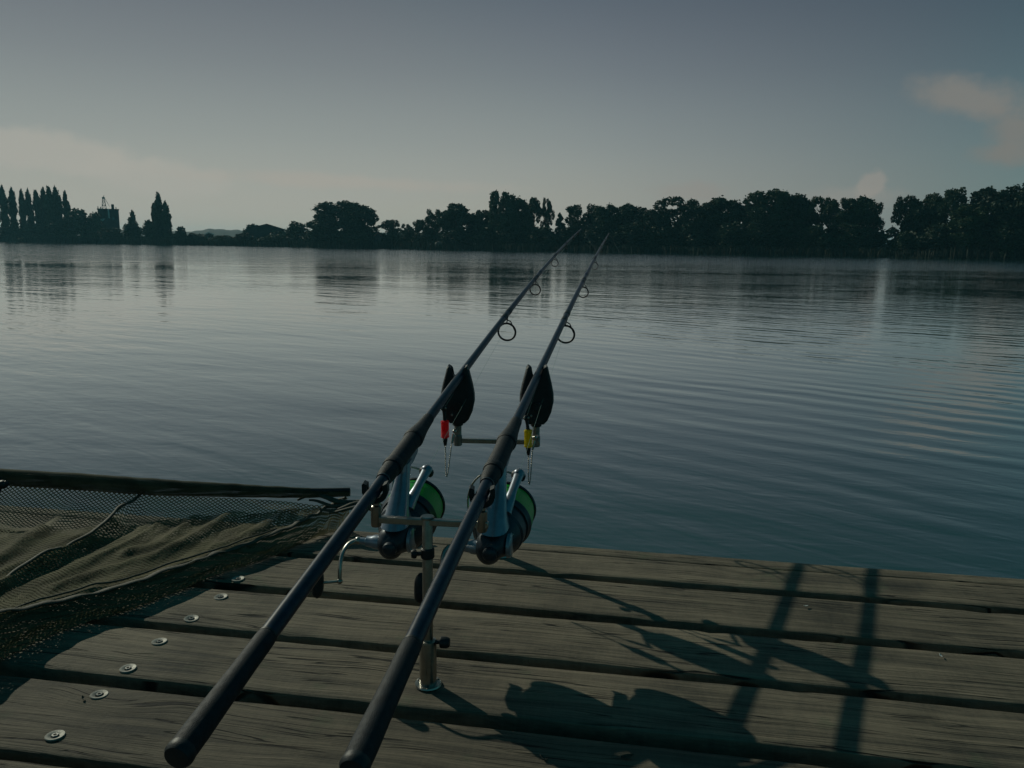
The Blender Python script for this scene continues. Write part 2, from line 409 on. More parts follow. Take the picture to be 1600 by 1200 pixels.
# ------------------------------------------------------------------ lake, ground, hills
SHORE = [(-700, 420), (-420, 372), (-300, 335), (-180, 282), (-126, 252), (-72, 224), (-36, 204), (0, 186), (25, 172), (50, 159), (88, 139),
         (125, 112), (155, 70), (165, 20), (150, -30), (60, -46), (12, -8), (-14, -7), (-60, -40), (-300, -60), (-600, 0), (-900, 200)]
def build_ground():
    n = len(SHORE); P = [V((x, y, 0)) for x, y in SHORE]
    nor = []
    for i in range(n):
        d = (P[(i + 1) % n] - P[i - 1]).normalized(); nor.append(V((-d.y, d.x, 0)))     # outward (ring runs clockwise)
    m = MB(); rings = []
    for off, z in ((-6, -2.0), (-.5, -.6), (.6, -.38), (2.5, -.12), (10, .02), (60, .25)):
        rings.append([P[i] + nor[i] * off + V((0, 0, z)) for i in range(n)])
    cen = V((-150, 130, 0))
    rings.append([cen + (P[i] - cen).normalized() * 1300 + V((0, 0, 1.0)) for i in range(n)])
    m.ring_strip(rings, True, False)
    m.f.append(tuple(range(n)))
    o = m.build('ground', M['ground'], ang=60); tag(o, kind='structure')
build_ground()
wm = MB(); wm.v = [V(p) for p in ((-1000, -80, WZ), (250, -80, WZ), (250, 460, WZ), (-1000, 460, WZ))]; wm.f = [(0, 1, 2, 3)]
tag(wm.build('water', M['water'], ang=0), kind='structure')
def hills(y, pts, name):
    m = MB(); rings = []
    xs = []
    for i in range(len(pts) - 1):
        for k in range(12):
            t = k / 12; a, b = pts[i], pts[i + 1]; xs.append((a[0] + (b[0] - a[0]) * t, a[1] + (b[1] - a[1]) * t))
    for dy, kz in ((0, 0), (30, .75), (70, 1.0), (200, .9), (400, 0)):
        r = []
        for px, hy in xs:
            p = ony(px, hy, y); zz = p.z + noise.noise(V((px * .06, y, 0))) * 1.6 + noise.noise(V((px * .4, y, 3))) * .9
            p = p * 1.0; k = (y + dy) / y; r.append(V((p.x * k, y + dy, zz * kz)))
        rings.append(r)
    m.ring_strip(rings, False, False)
    tag(m.build(name, M['hill'], ang=60), kind='structure')
hills(560, [(-700, 357), (-200, 352), (120, 356), (300, 360), (330, 355.5), (365, 356.5), (400, 360), (700, 362), (1100, 368), (2200, 385)], 'hills')

# ------------------------------------------------------------------ trees
def leafcloud(m, lobes, rnd, size, per):
    for (c, r) in lobes:
        cnt = int(per * (r[0] / .16) ** 1.6)
        for _ in range(cnt):
            while True:
                d = V((rnd.gauss(0, 1), rnd.gauss(0, 1), rnd.gauss(0, 1)))
                if d.length > .1: break
            d.normalize(); k = rnd.uniform(.35, 1.0) ** .5 * rnd.uniform(.85, 1.12) * (1.28 if rnd.random() < .14 else 1)
            p = c + V((d.x * r[0], d.y * r[1], d.z * r[2])) * k
            if p.z < 0.01: p.z = rnd.uniform(.0, .04)
            a = V((rnd.gauss(0, 1), rnd.gauss(0, 1), rnd.gauss(0, .8))).normalized(); _, b, q = frame(a)
            s = size * rnd.uniform(.6, 1.4); b0 = len(m.v)
            # z stretched back so that leaves stay roundish after the tree is scaled
            m.v += [p - b * s, p + q * s * .6, p + b * s, p - q * s * .6 + a * s * .3]
            m.f.append((b0, b0 + 1, b0 + 2, b0 + 3))
def variant(kind, seed):
    rnd = random.Random(seed); cr = MB(); tk = MB(); lobes = []
    if kind == 'round':
        for i in range(62):
            th = rnd.uniform(0, 2 * pi); z = rnd.uniform(.10, .90); R = .41 * sqrt(max(.03, 1 - ((z - .52) / .46) ** 2)) * rnd.uniform(.35, 1.05)
            r = rnd.uniform(.07, .15); lobes.append((V((R * cos(th), R * sin(th), z)), (r, r, r * .8)))
        size, per, base = .026, 420, .28
    elif kind == 'sparse':
        for i in range(46):
            th = rnd.uniform(0, 2 * pi); z = rnd.uniform(.18, .93); R = .40 * sqrt(max(.05, 1 - ((z - .55) / .48) ** 2)) * rnd.uniform(.3, 1.1)
            r = rnd.uniform(.07, .125); lobes.append((V((R * cos(th), R * sin(th), z)), (r, r, r * .75)))
        size, per, base = .022, 420, .3
    elif kind == 'poplar':
        for i in range(60):
            z = .03 + .90 * i / 59; th = rnd.uniform(0, 2 * pi); w_ = .40 * min(1, (1.0 - z) * 3.2 + .12) * min(1, z * 5 + .4); R = w_ * rnd.uniform(.1, .75)
            r = rnd.uniform(.13, .24) * min(1, (1 - z) * 2.5 + .35); lobes.append((V((R * cos(th), R * sin(th), z)), (r, r, .075)))
        size, per, base = .034, 125, .1
    elif kind == 'spire':
        for i in range(26):
            z = .1 + .84 * i / 25; th = rnd.uniform(0, 2 * pi); R = .36 * (1 - z) * rnd.uniform(.3, 1)
            r = .05 + .2 * (1 - z); lobes.append((V((R * cos(th), R * sin(th), z)), (r, r, .07)))
        size, per, base = .03, 220, .1
    else:   # bush
        for i in range(22):
            th = rnd.uniform(0, 2 * pi); z = rnd.uniform(.05, .78); R = .40 * sqrt(max(.05, 1 - (z / .9) ** 2)) * rnd.uniform(.2, 1.0)
            r = rnd.uniform(.10, .18); lobes.append((V((R * cos(th), R * sin(th), z)), (r, r, r * 1.1)))
        size, per, base = .034, 230, .1
    leafcloud(cr, lobes, rnd, size, per)
    wv = [V((rnd.uniform(-.015, .015), rnd.uniform(-.015, .015), 0)) for _ in range(6)]
    top = .8
    path = [V((0, 0, top * i / 5 - (.02 if i == 0 else 0))) + wv[i] * (i > 0) for i in range(6)]
    tk.tube(path, [.026, .020, .017, .013, .008, .004], 7)
    for c, r in lobes[::2] if kind != 'bush' else lobes[::4]:
        z0 = max(.08, min(c.z - .12, top - .1)); f_ = z0 / top * 5; i = int(f_); p0 = path[i].lerp(path[min(i + 1, 5)], f_ - i)
        mid = p0.lerp(c, .5) + V((0, 0, -.02)); tk.tube([p0, mid, c], [.008, .006, .003], 5)
    return cr, tk
VAR = {}
for kind, n in (('round', 5), ('sparse', 4), ('poplar', 4), ('spire', 2), ('bush', 4)):
    VAR[kind] = []
    for k in range(n):
        cr_, tk_ = variant(kind, 100 + 17 * k + len(kind))
        VAR[kind].append((cr_, tk_.mesh('trunk', M['bark']), {}))
def shore_hit(px):
    """distance scale along the ray of column px to the far shoreline"""
    d = ray(px, 390); a = V((d.x, d.y))
    best = None
    for i in range(0, 14):
        p, q = V(SHORE[i]), V(SHORE[i + 1]); e = q - p
        den = a.x * e.y - a.y * e.x
        if abs(den) < 1e-9: continue
        t = (p.x * e.y - p.y * e.x) / den; s_ = (p.x * a.y - p.y * a.x) / den
        if t > 0 and -1e-6 <= s_ <= 1 + 1e-6 and (best is None or t < best): best = t
    return a * best
def plant(kind, px, top, wpx, back, label, cat, group, leaf='leaf', name=None):
    g = shore_hit(px); k = 1 + back / g.length; y = g.y * k
    P = ony(px, top, y); hgt = P.z - 0.0; wid = wpx * (ray(px, top).normalized().dot(fw) * (P - CAM).length) / F
    vs = VAR[kind]; i = plant.n % len(vs); plant.n += 1
    cr_, tm, cache = vs[i]
    if leaf not in cache: cache[leaf] = cr_.mesh('crown', M[leaf], ang=0)
    r = empty(name or {'round': 'leafy_tree', 'sparse': 'leafy_tree', 'poplar': 'poplar_tree', 'spire': 'spire_tree', 'bush': 'shrub'}[kind], (P.x, y, 0.0), label, cat, group)
    sc = {'round': .86, 'sparse': .88, 'poplar': .80, 'spire': .85, 'bush': 1.0}[kind]
    r.scale = (wid / sc, wid / sc, hgt / .98); r.rotation_euler.z = random.uniform(0, 6.28)
    a = bpy.data.objects.new('crown', cache[leaf]); C.objects.link(a); a.parent = r
    b = bpy.data.objects.new('trunk', tm); C.objects.link(b); b.parent = r
    return r
plant.n = 0
GP = 'poplars on the far left shore'; GT = 'leafy trees along the far shore'; GB = 'bushes along the far shoreline'
for a in [  # poplars
    ('poplar', 3, 291, 14, 12, 'tall narrow poplar at the left edge of the far shore'),
    ('poplar', 18, 294, 13, 10, 'second tall poplar from the left, clear sky on both sides'),
    ('poplar', 32, 296, 11, 12, 'third poplar from the left, slim, close beside its taller neighbour'),
    ('poplar', 43, 296, 12, 10, 'fourth poplar from the left, slim with a ragged top'),
    ('poplar', 56, 298, 13, 14, 'fifth poplar from the left, left shoulder of the dense poplar clump'),
    ('poplar', 67, 294, 13, 11, 'sixth poplar from the left, inside the dense poplar clump'),
    ('poplar', 76, 292, 16, 9, 'seventh poplar from the left, widest of the dense poplar clump'),
    ('poplar', 85, 292, 15, 12, 'eighth poplar from the left, tallest of the dense poplar clump'),
    ('poplar', 92, 306, 9, 14, 'ninth poplar from the left, short one on the right of the clump'),
    ('poplar', 101, 299, 11, 10, 'tenth poplar from the left, lone slim one beside the round bushy tree'),
    ('poplar', 247, 301, 15, 9, 'tallest poplar of the pointed group right of the dark mill tower'),
    ('poplar', 258, 315, 15, 10, 'shorter poplar on the right side of the lone pointed group'),
    ('poplar', 240, 318, 10, 11, 'thin low poplar on the left side of the lone pointed group'),
    ('poplar', 206, 329, 11, 12, 'small pointed poplar standing just right of the dark mill tower')]:
    plant(*a, 'poplar', GP, 'leaf2')
for a in [  # (kind, x, top, width, back, label, leaf)
    ('bush', 128, 318, 66, 10, 'wide round bushy tree between the poplars and the mill tower', 'leaf'),
    ('bush', 150, 328, 40, 13, 'low round tree touching the left side of the mill tower', 'leaf2'),
    ('bush', 205, 343, 34, 9, 'low round tree at the foot of the small pointed poplar', 'leaf2'),
    ('bush', 234, 338, 36, 8, 'round low tree at the left foot of the pointed poplar group', 'leaf2'),
    ('bush', 278, 349, 30, 8, 'small round tree just right of the pointed poplar group', 'leaf2'),
    ('bush', 390, 347, 30, 22, 'small round tree behind the left end of the barn roof', 'leaf2'),
    ('bush', 466, 343, 42, 12, 'low bushy tree between the barn and the big round dome tree', 'leaf'),
    ('round', 505, 334, 46, 10, 'lower left shoulder tree of the big dome of trees', 'leaf2'),
    ('round', 535, 314, 84, 12, 'large dome shaped dark tree standing alone at left centre', 'leaf2'),
    ('round', 562, 320, 52, 9, 'right hand tree of the big dark dome, slightly lower', 'leaf2'),
    ('sparse', 609, 343, 40, 12, 'low ragged tree just right of the big dark dome', 'leaf'),
    ('sparse', 634, 350, 24, 9, 'small low tree right of the ragged one, beside a sky gap', 'leaf'),
    ('sparse', 656, 343, 28, 10, 'small thin tree at the left end of the long tree line', 'leaf'),
    ('sparse', 678, 328, 32, 12, 'loose crowned tree left of the two lobed dark tree', 'leaf'),
    ('round', 713, 318, 52, 10, 'dark two lobed tree left of the tall knobbly tree', 'leaf'),
    ('round', 754, 327, 44, 13, 'middling dark tree at the left foot of the tall knobbly tree', 'leaf2'),
    ('round', 787, 299, 46, 10, 'tall knobbly tree with high round head, left of the rod tips', 'leaf'),
    ('round', 812, 311, 38, 13, 'tree filling in right beside the tall knobbly tree', 'leaf2'),
    ('sparse', 836, 308, 36, 11, 'open crowned tree with sky showing through its branches', 'leaf'),
    ('sparse', 854, 310, 22, 12, 'thin wispy tree leaning over the narrow sky gap', 'leaf'),
    ('spire', 875, 334, 34, 8, 'small cone shaped tree in the sky gap left of the rod tips', 'leaf2'),
    ('sparse', 908, 320, 56, 11, 'ragged tree behind the tip of the left fishing rod', 'leaf'),
    ('round', 948, 321, 52, 10, 'flat topped tree behind the tip of the right fishing rod', 'leaf'),
    ('round', 988, 318, 64, 13, 'broad round tree just right of both rod tips', 'leaf2'),
    ('round', 1025, 327, 44, 9, 'low tree between two broad round trees right of the rods', 'leaf'),
    ('sparse', 1060, 309, 76, 12, 'broad tree with small sky holes, second big one right of rods', 'leaf'),
    ('round', 1096, 320, 50, 9, 'lower dark tree between two broad crowns right of centre', 'leaf2'),
    ('round', 1130, 311, 80, 12, 'wide umbrella topped tree left of the dip in the tree line', 'leaf'),
    ('round', 1207, 296, 82, 11, 'tallest broad tree right of the dip, with a square head', 'leaf'),
    ('round', 1244, 304, 60, 13, 'sloping shoulder tree right of the tall square headed tree', 'leaf2'),
    ('sparse', 1282, 306, 44, 12, 'lacy tree with much sky showing, middle of the right group', 'leaf3'),
    ('sparse', 1312, 310, 46, 10, 'tree with small holes just right of the lacy tree', 'leaf'),
    ('round', 1343, 309, 60, 13, 'flat topped tree third from the tall clear sky gap', 'leaf'),
    ('sparse', 1369, 317, 32, 11, 'drooping ragged tree on the left side of the clear sky gap', 'leaf'),
    ('sparse', 1419, 305, 42, 11, 'tree on the right side of the clear sky gap', 'leaf'),
    ('round', 1450, 301, 56, 12, 'tall narrow crown second right of the clear sky gap', 'leaf'),
    ('sparse', 1492, 294, 54, 10, 'high layered tree rising above its neighbours near right edge', 'leaf'),
    ('round', 1518, 322, 60, 5, 'pale drooping willow like tree close to the water at right', 'leaf3'),
    ('round', 1555, 292, 86, 9, 'big dark rounded tree second from the right edge', 'leaf2'),
    ('round', 1600, 288, 80, 5, 'big dark tree cut off by the right edge of the view', 'leaf2'),
    ('round', 1665, 296, 110, 8, 'big tree on the far shore beyond the right edge', 'leaf'),
    ('round', 1750, 288, 120, 10, 'broad tree well beyond the right edge of the far shore', 'leaf2'),
    ('round', -50, 322, 70, 12, 'round tree on the far shore beyond the left edge', 'leaf2'),
    ('round', -110, 318, 80, 14, 'broad tree well beyond the left edge of the far shore', 'leaf')]:
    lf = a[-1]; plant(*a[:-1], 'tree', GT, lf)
# shoreline bushes
BU = [(10, 350, 60, 'under the leftmost poplars'), (50, 345, 60, 'under the middle of the poplar row'), (92, 340, 50, 'at the foot of the tenth poplar'),
      (170, 352, 50, 'in front of the dark mill tower'), (300, 361, 40, 'left of the tiny white roofed house'), (345, 366, 50, 'right of the tiny white roofed house'),
      (380, 362, 36, 'in front of the left end of the barn'), (425, 364, 60, 'in front of the right half of the barn'), (495, 356, 50, 'below the left side of the big dark dome tree'),
      (560, 356, 60, 'below the right side of the big dark dome tree'), (625, 364, 40, 'right of the little red roofed hut'), (660, 360, 46, 'left of the small grey tent'),
      (715, 356, 60, 'right of the small grey tent'), (760, 350, 60, 'left of and below the tall knobbly tree'), (805, 348, 60, 'right of and below the tall knobbly tree'),
      (850, 348, 60, 'below the narrow sky gap'), (895, 350, 56, 'behind the tip of the left rod'), (935, 346, 60, 'between the two rod tips'),
      (985, 344, 66, 'just right of the rod tips'), (1035, 346, 66, 'below the low tree right of the rods'), (1085, 344, 66, 'below the lower dark tree right of centre'),
      (1140, 342, 70, 'below the umbrella topped tree'), (1180, 340, 60, 'below the dip in the tree line'), (1230, 338, 70, 'below the tall square headed tree'),
      (1280, 345, 66, 'below the lacy tree'), (1330, 343, 66, 'below the flat topped tree at right'), (1368, 358, 40, 'left of the foot of the clear sky gap'),
      (1412, 356, 40, 'right of the foot of the clear sky gap'), (1455, 340, 70, 'below the tall narrow crown at right'), (1500, 350, 60, 'beside the pale drooping tree'),
      (1580, 338, 90, 'in the right corner of the far shore'), (1650, 340, 90, 'beyond the right edge of the far shore')]
for i, (x, t_, w_, d) in enumerate(BU):
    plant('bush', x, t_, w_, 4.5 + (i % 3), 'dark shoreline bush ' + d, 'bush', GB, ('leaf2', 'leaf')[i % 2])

# reeds along the waterline: a mass nobody could count
def reeds():
    rnd = random.Random(5); m = MB()
    for i in range(1, 12):
        p, q = V(SHORE[i]), V(SHORE[i + 1]); e = q - p; ln = e.length; n_ = e.normalized(); out = V((-n_.y, n_.x))
        for _ in range(int(ln * (26 if i < 11 else 10))):
            t = rnd.random(); o = rnd.uniform(-1.2, 2.4); b = p + e * t + out * o
            hh = rnd.uniform(1.3, 2.1) * (1 + .35 * noise.noise(V((b.x * .12, b.y * .12, 0)))) - (.3 if o < -.5 else 0)
            a = rnd.uniform(0, 6.28); s_ = rnd.uniform(.05, .14); lx, ly = rnd.gauss(0, .18), rnd.gauss(0, .18)
            b0 = len(m.v); dx, dy = cos(a) * s_, sin(a) * s_
            m.v += [V((b.x - dx, b.y - dy, -.5)), V((b.x + dx, b.y + dy, -.5)), V((b.x + dx * .8 + lx * .4, b.y + dy * .8 + ly * .4, -.45 + hh * .65)), V((b.x + lx, b.y + ly, -.45 + hh))]
            m.f.append((b0, b0 + 1, b0 + 2, b0 + 3))
    tag(m.build('reeds', M['reed'], ang=0), 'dark green reeds growing along the far waterline', 'reeds', kind='stuff')
reeds()

def undergrowth():
    rnd = random.Random(11); m = MB()
    for i in range(1, 12):
        p, q = V(SHORE[i]), V(SHORE[i + 1]); e = q - p; n_ = e.normalized(); out = V((-n_.y, n_.x))
        for _ in range(int(e.length * 110)):
            b = p + e * rnd.random() + out * rnd.uniform(5, 20); k = 1 + .5 * noise.noise(V((b.x * .06, b.y * .06, 7)))
            low_ = .55 if 3 <= i <= 4 else 1.0
            z_ = rnd.uniform(0, 3.4 if i < 6 else 4.0) * k * low_; c = V((b.x, b.y, z_)); a = V((rnd.gauss(0, 1), rnd.gauss(0, 1), rnd.gauss(0, 1))).normalized(); _, f_, g_ = frame(a)
            s_ = rnd.uniform(.25, .55); b0 = len(m.v); m.v += [c - f_ * s_, c + g_ * s_ * .7, c + f_ * s_, c - g_ * s_ * .7]; m.f.append((b0, b0 + 1, b0 + 2, b0 + 3))
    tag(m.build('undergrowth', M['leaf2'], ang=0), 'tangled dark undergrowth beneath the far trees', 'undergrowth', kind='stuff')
undergrowth()

# ------------------------------------------------------------------ far buildings
def bpos(px, back):
    g = shore_hit(px); k = 1 + back / g.length; return g.x * k, g.y * k
def pxm(y): return y / F * 1.02
def mill():
    x, y = bpos(170, 30); s = pxm(y); z = lambda py, px=170: ony(px, py, y).z
    X = lambda px: ony(px, 350, y).x
    r = empty('mill_building', (x, y, 0), 'dark square mill tower with a roof frame and a white pipe', 'building')
    r.rotation_euler.z = -atan2(x, y); r.scale.x = cos(atan2(x, y))
    top = z(327)
    MB().box(((X(154) + X(187)) / 2, y + 4, top / 2), (X(187) - X(154), 9, top)).build('wall', M['brickdark'], r, bevel=.05)
    MB().box(((X(154) + X(187)) / 2, y + 4, top + .08), (X(187) - X(154) + .4, 9.4, .16)).build('roof', M['roofdark'], r)
    MB().box((X(178), y + 2, top + .9), (X(180) - X(175.6), 1.2, 1.8)).build('chimney', M['brickdark'], r)
    for q, h_ in ((155, .8), (159, .6), (183, .6)): MB().box((X(q), y + .2, top + .5), (.3, .3, h_)).build('roof_vent', M['roofdark'], r)
    mast = MB(); c = V((X(164.5), y + 2, top)); hh = z(306) - top
    for sx, sy in ((-1, -1), (1, -1), (1, 1), (-1, 1)):
        mast.tube([c + V((sx * .8, sy * .8, 0)), c + V((sx * .35, sy * .35, hh * .8))], .11, 6)
    for k in (.3, .55, .8):
        w_ = .8 - .45 * k / .8
        pts = [c + V((a * w_, b * w_, hh * k)) for a, b in ((-1, -1), (1, -1), (1, 1), (-1, 1))]
        for i in range(4): mast.tube([pts[i], pts[(i + 1) % 4]], .08, 6); mast.tube([pts[i] - V((0, 0, hh * .24)), pts[(i + 1) % 4]], .06, 6)
    mast.box(c + V((0, 0, hh * .86)), (1.0, 1.0, hh * .13)); mast.tube([c + V((0, 0, hh * .9)), c + V((.25, 0, hh * 1.05))], .1, 6)
    mast.tube([c + V((.5, 0, hh * .82)), V((X(173), y + 2, z(322)))], .08, 6)
    mast.build('roof_frame', M['darksteel'], r)
    MB().tube([V((X(170.8), y - .7, z(326.5))), V((X(171.2), y - .7, z(341)))], .26, 10).build('pipe', M['whitewall'], r)
    MB().prism([(-1, 0), (1, 0), (-.3, -1.5)], V((X(160), y - .62, z(342))), V((1, 0, 0)), V((0, 0, 1)), V((0, 1, 0)), .1).build('gable_panel', M['whitewall'], r)
    for k in range(3):
        MB().box((X(158 + k * 10), y - .53, top - 3.2), (.8, .06, 1.1)).build('window', M['pane'], r)
mill()
def gable(name, label, px0, px1, pr, ridge, eave, back, depth, roofm, wallm, pale=None):
    xm = (px0 + px1) / 2; x, y = bpos(xm, back); X = lambda q: ony(q, 360, y).x; z = lambda py: ony(xm, py, y).z
    r = empty(name, (x, y, 0), label, 'building'); r.rotation_euler.z = -atan2(x, y); r.scale.x = cos(atan2(x, y)); xa, xb, xr = X(px0), X(px1), X(pr); zr, ze = z(ridge), z(eave)
    wl = MB(); wl.prism([(xa + .4, 0), (xb - .4, 0), (xb - .4, ze - .15), (xr, zr - .35), (xa + .4, ze - .15)], V((0, y + depth / 2, 0)), V((1, 0, 0)), V((0, 0, 1)), V((0, 1, 0)), depth)
    wl.build('wall', wallm, r)
    for q, nm in ((xa, 'roof'), (xb, 'roof')):
        MB().prism([(q, ze), (xr, zr), (xr, zr - .25), (q, ze - .25)], V((0, y + depth / 2, 0)), V((1, 0, 0)), V((0, 0, 1)), V((0, 1, 0)), depth + .8).build(nm, pale if (pale and q == xa) else roofm, r)
    MB().box(((xa + xb) / 2, y - .05, .95), (1.2, .08, 1.9)).build('door', M['roofdark'], r)
    MB().box((xa * .75 + xb * .25, y - .05, 1.5), (.9, .08, .8)).build('window', M['pane'], r)
gable('barn', 'low wide barn with a dark pitched roof left of the dome tree', 384, 447, 417, 349.5, 358, 16, 10, M['roofdark'], M['brickdark'])
gable('small_barn', 'small shed with a pale grey roof slope behind the wide barn', 386, 412, 401, 351, 354.5, 30, 6, M['roofdark'], M['brickdark'], M['whitewall'])
gable('farm_house', 'tiny house with a pale roof between the low far bushes', 318, 335, 326, 362.5, 366.5, 14, 6, M['whitewall'], M['brickdark'], M['whitewall'])
gable('garden_hut', 'little hut with a red tiled roof below the dome tree', 584, 597, 590, 363, 368, 1.8, 3, M['rooftile'], M['brickdark'])
def tent():
    x, y = bpos(685, 1.5); r = empty('tent', (x, y, 0), 'small grey dome tent on the far bank', 'tent')
    m = MB(); R = 7 * pxm(y); rings = []
    for i in range(7):
        t = i / 6 * pi / 2; rings.append([V((x + R * cos(t) * cos(a) * (1 + .04 * cos(4 * a)), y + .3 + R * cos(t) * sin(a), -.2 + 1.75 * sin(t) ** .9)) for a in [2 * pi * j / 20 for j in range(20)]])
    m.ring_strip(rings, True, False); m.build('canopy', M['tent'], r)
    for a in (.8, 2.3):
        MB().tube([V((x + cos(a) * R * 1.01 * cos(t), y + .3 + sin(a) * R * 1.01 * cos(t), -.2 + 1.79 * abs(sin(t)) ** .9)) for t in [pi * k / 14 for k in range(15)]], .03, 6).build('pole', M['darksteel'], r)
tent()

# ------------------------------------------------------------------ jetty
TH = radians(9); T = V((cos(TH), -sin(TH), 0)); N = V((sin(TH), cos(TH), 0))
jet = empty('wooden_jetty', (0, 0, 0), 'weathered wooden jetty of wide planks with dark gaps and pale washers', 'jetty')
PL = [(1.844, 1.680, [1.795]), (1.651, 1.490, []), (1.459, 1.299, []), (1.272, 1.112, []), (1.080, .906, []), (.887, .722, []), (.695, .53, []), (.505, .34, []), (.312, .15, []),
      (.12, -.04, []), (-.07, -.235, []), (-.265, -.43, []), (-.46, -.62, [])]
RN = [V((0, 0, 0))]
planks = []
def make_plank(b, a, cracks, idx):
    n = 30; thick = .04; L0, L1 = -3.2, 4.6; seg = 360
    prof = []      # (offset from near edge, z)
    w_ = b - a
    prof += [(0, -thick), (0, -.006), (.0012, -.002), (.004, -.0003)]
    ins = sorted([c - a for c in cracks]); q = .012
    while q < w_ - .01:
        near = [c for c in ins if abs(c - q) < .006]
        if near:
            c = near[0]; prof += [(c - .004, -.0006), (c - .0022, -.002), (c - .0018, -.014), (c + .0018, -.014), (c + .0022, -.002), (c + .004, -.0006)]; q = c + .012; continue
        prof.append((q, 0)); q += .013
    prof += [(w_ - .004, -.0003), (w_ - .0012, -.002), (w_, -.006), (w_, -thick)]
    m = MB(); rings = []
    for i in range(seg + 1):
        x = L0 + (L1 - L0) * i / seg; r = []
        for j, (o, z) in enumerate(prof):
            side = -1 if o < .006 else (1 if o > w_ - .006 else 0)
            d = side * (noise.noise(V((x * 3.0, idx * 7.1 + side, 0))) * .0022 + noise.noise(V((x * 22, idx * 3.3 + side, 0))) * .0013)
            chip = noise.noise(V((x * 9, idx * 5.7 + side * 2, 4)))
            zz = z + noise.noise(V((x * 1.3, (a + o) * 6, idx))) * .0016 - .5 * (abs(o / w_ - .5) ** 2) * .006
            if side and chip > .42 and z > -.01: zz -= (chip - .42) * .02
            if cracks and min(abs(o - c) for c in ins) < .0045: d += noise.noise(V((x * 2.2, idx, 9))) * .006 + noise.noise(V((x * 13, idx, 9))) * .0015
            r.append(V((x, o + d, zz)))
        rings.append(r)
    m.ring_strip(rings, True, True)
    o = m.build('plank', M['wood'], None, V((0, 0, 0)), ang=40)
    o.parent = jet; o.location = N * a; o.rotation_euler.z = -TH
    return o
for i, (b, a, ck) in enumerate(PL): planks.append(make_plank(b, a, ck, i))
# joists and piles under the planks
jm = MB()
for xx in (-2.6, -.836, .95, 2.7, 4.3):
    R3 = Matrix.Rotation(-TH, 3, 'Z')
    c = T * xx + N * .62; m = MB().box((c.x, c.y, -.105), (.08, 2.5, .12), R3); m.build('joist', M['wood'], jet)
    for nn in (1.72, -.4):
        c = T * (xx + .1) + N * nn; MB().tube([(c.x, c.y, -.05), (c.x, c.y, -2.2)], [.065, .07], 14).build('pile', M['wood'], jet)
# screws with big washers (sub-parts of their planks)
for x, y in [(86, 1150), (155, 1086), (200, 1045), (249, 1003), (299, 967), (345, 933), (372, 905)]:
    p = onz(x, y); nn = p.dot(N)
    own = min(planks, key=lambda o: abs(o.location.dot(N) + .08 - nn))
    q = V((p.x, p.y, .0005)); tilt = V((random.uniform(-.05, .05), random.uniform(-.05, .05), 1)).normalized()
    Ri = Matrix.Rotation(TH, 3, 'Z')
    def loc(mb):     # world -> plank space
        mb.v = [Ri @ (v - V(own.location)) for v in mb.v]; return mb
    wsh = MB().lathe(q, tilt, [(-.004, .0105), (-.001, .0134), (.0006, .0138), (.0015, .0130), (.0012, .0105), (.0002, .0075), (-.001, .0055)], 36)
    o = loc(wsh).build('washer', M['washer'], None, V((0, 0, 0))); o.parent = own
    sc = MB().lathe(q + tilt * -.001, tilt, [(-.003, .0055), (.0018, .0058), (.0030, .0048), (.0030, .0028), (.0008, .0025), (.0006, .0001)], 6)
    o = loc(sc).build('screw', M['darksteel'], None, V((0, 0, 0)), ang=20); o.parent = own
# bits of dry leaf on the planks
for i, (x, y, s, lab) in enumerate([(1259, 949, .006, 'tiny pale leaf scrap on the second plank right of the rods'), (1470, 1027, .005, 'tiny white fleck on the third plank near the right edge'),
        (980, 1186, .009, 'curled grey leaf bit in the shade near the bottom edge'), (850, 1188, .007, 'small dark leaf bit near the bottom below the reel shadows'),
        (130, 1094, .006, 'dark crumb on the plank left of the second washer')]):
    p = onz(x, y); a = random.uniform(0, 6); m = MB(); n = 7
    ex = V((cos(a), sin(a), .15)); ey = V((-sin(a), cos(a), .2)); rows = []
    for k in range(n):
        t = k / (n - 1); w_ = sin(pi * (t * .92 + .04)) * .45
        rows.append([p + ex * (t - .5) * s * 2 + ey * w_ * s * j + V((0, 0, .002 + .25 * s * abs(j) + .35 * s * (t - .5) ** 2 * 3)) for j in (-1, -.5, 0, .5, 1)])
    m.ring_strip(rows, False, False)
    o = m.build('dead_leaf', M['hem'] if i > 1 else M['whitewall'], None, p, ang=60); sd = o.modifiers.new('thick', 'SOLIDIFY'); sd.thickness = .0004
    tag(o, lab, 'leaf', 'leaf scraps on the jetty')

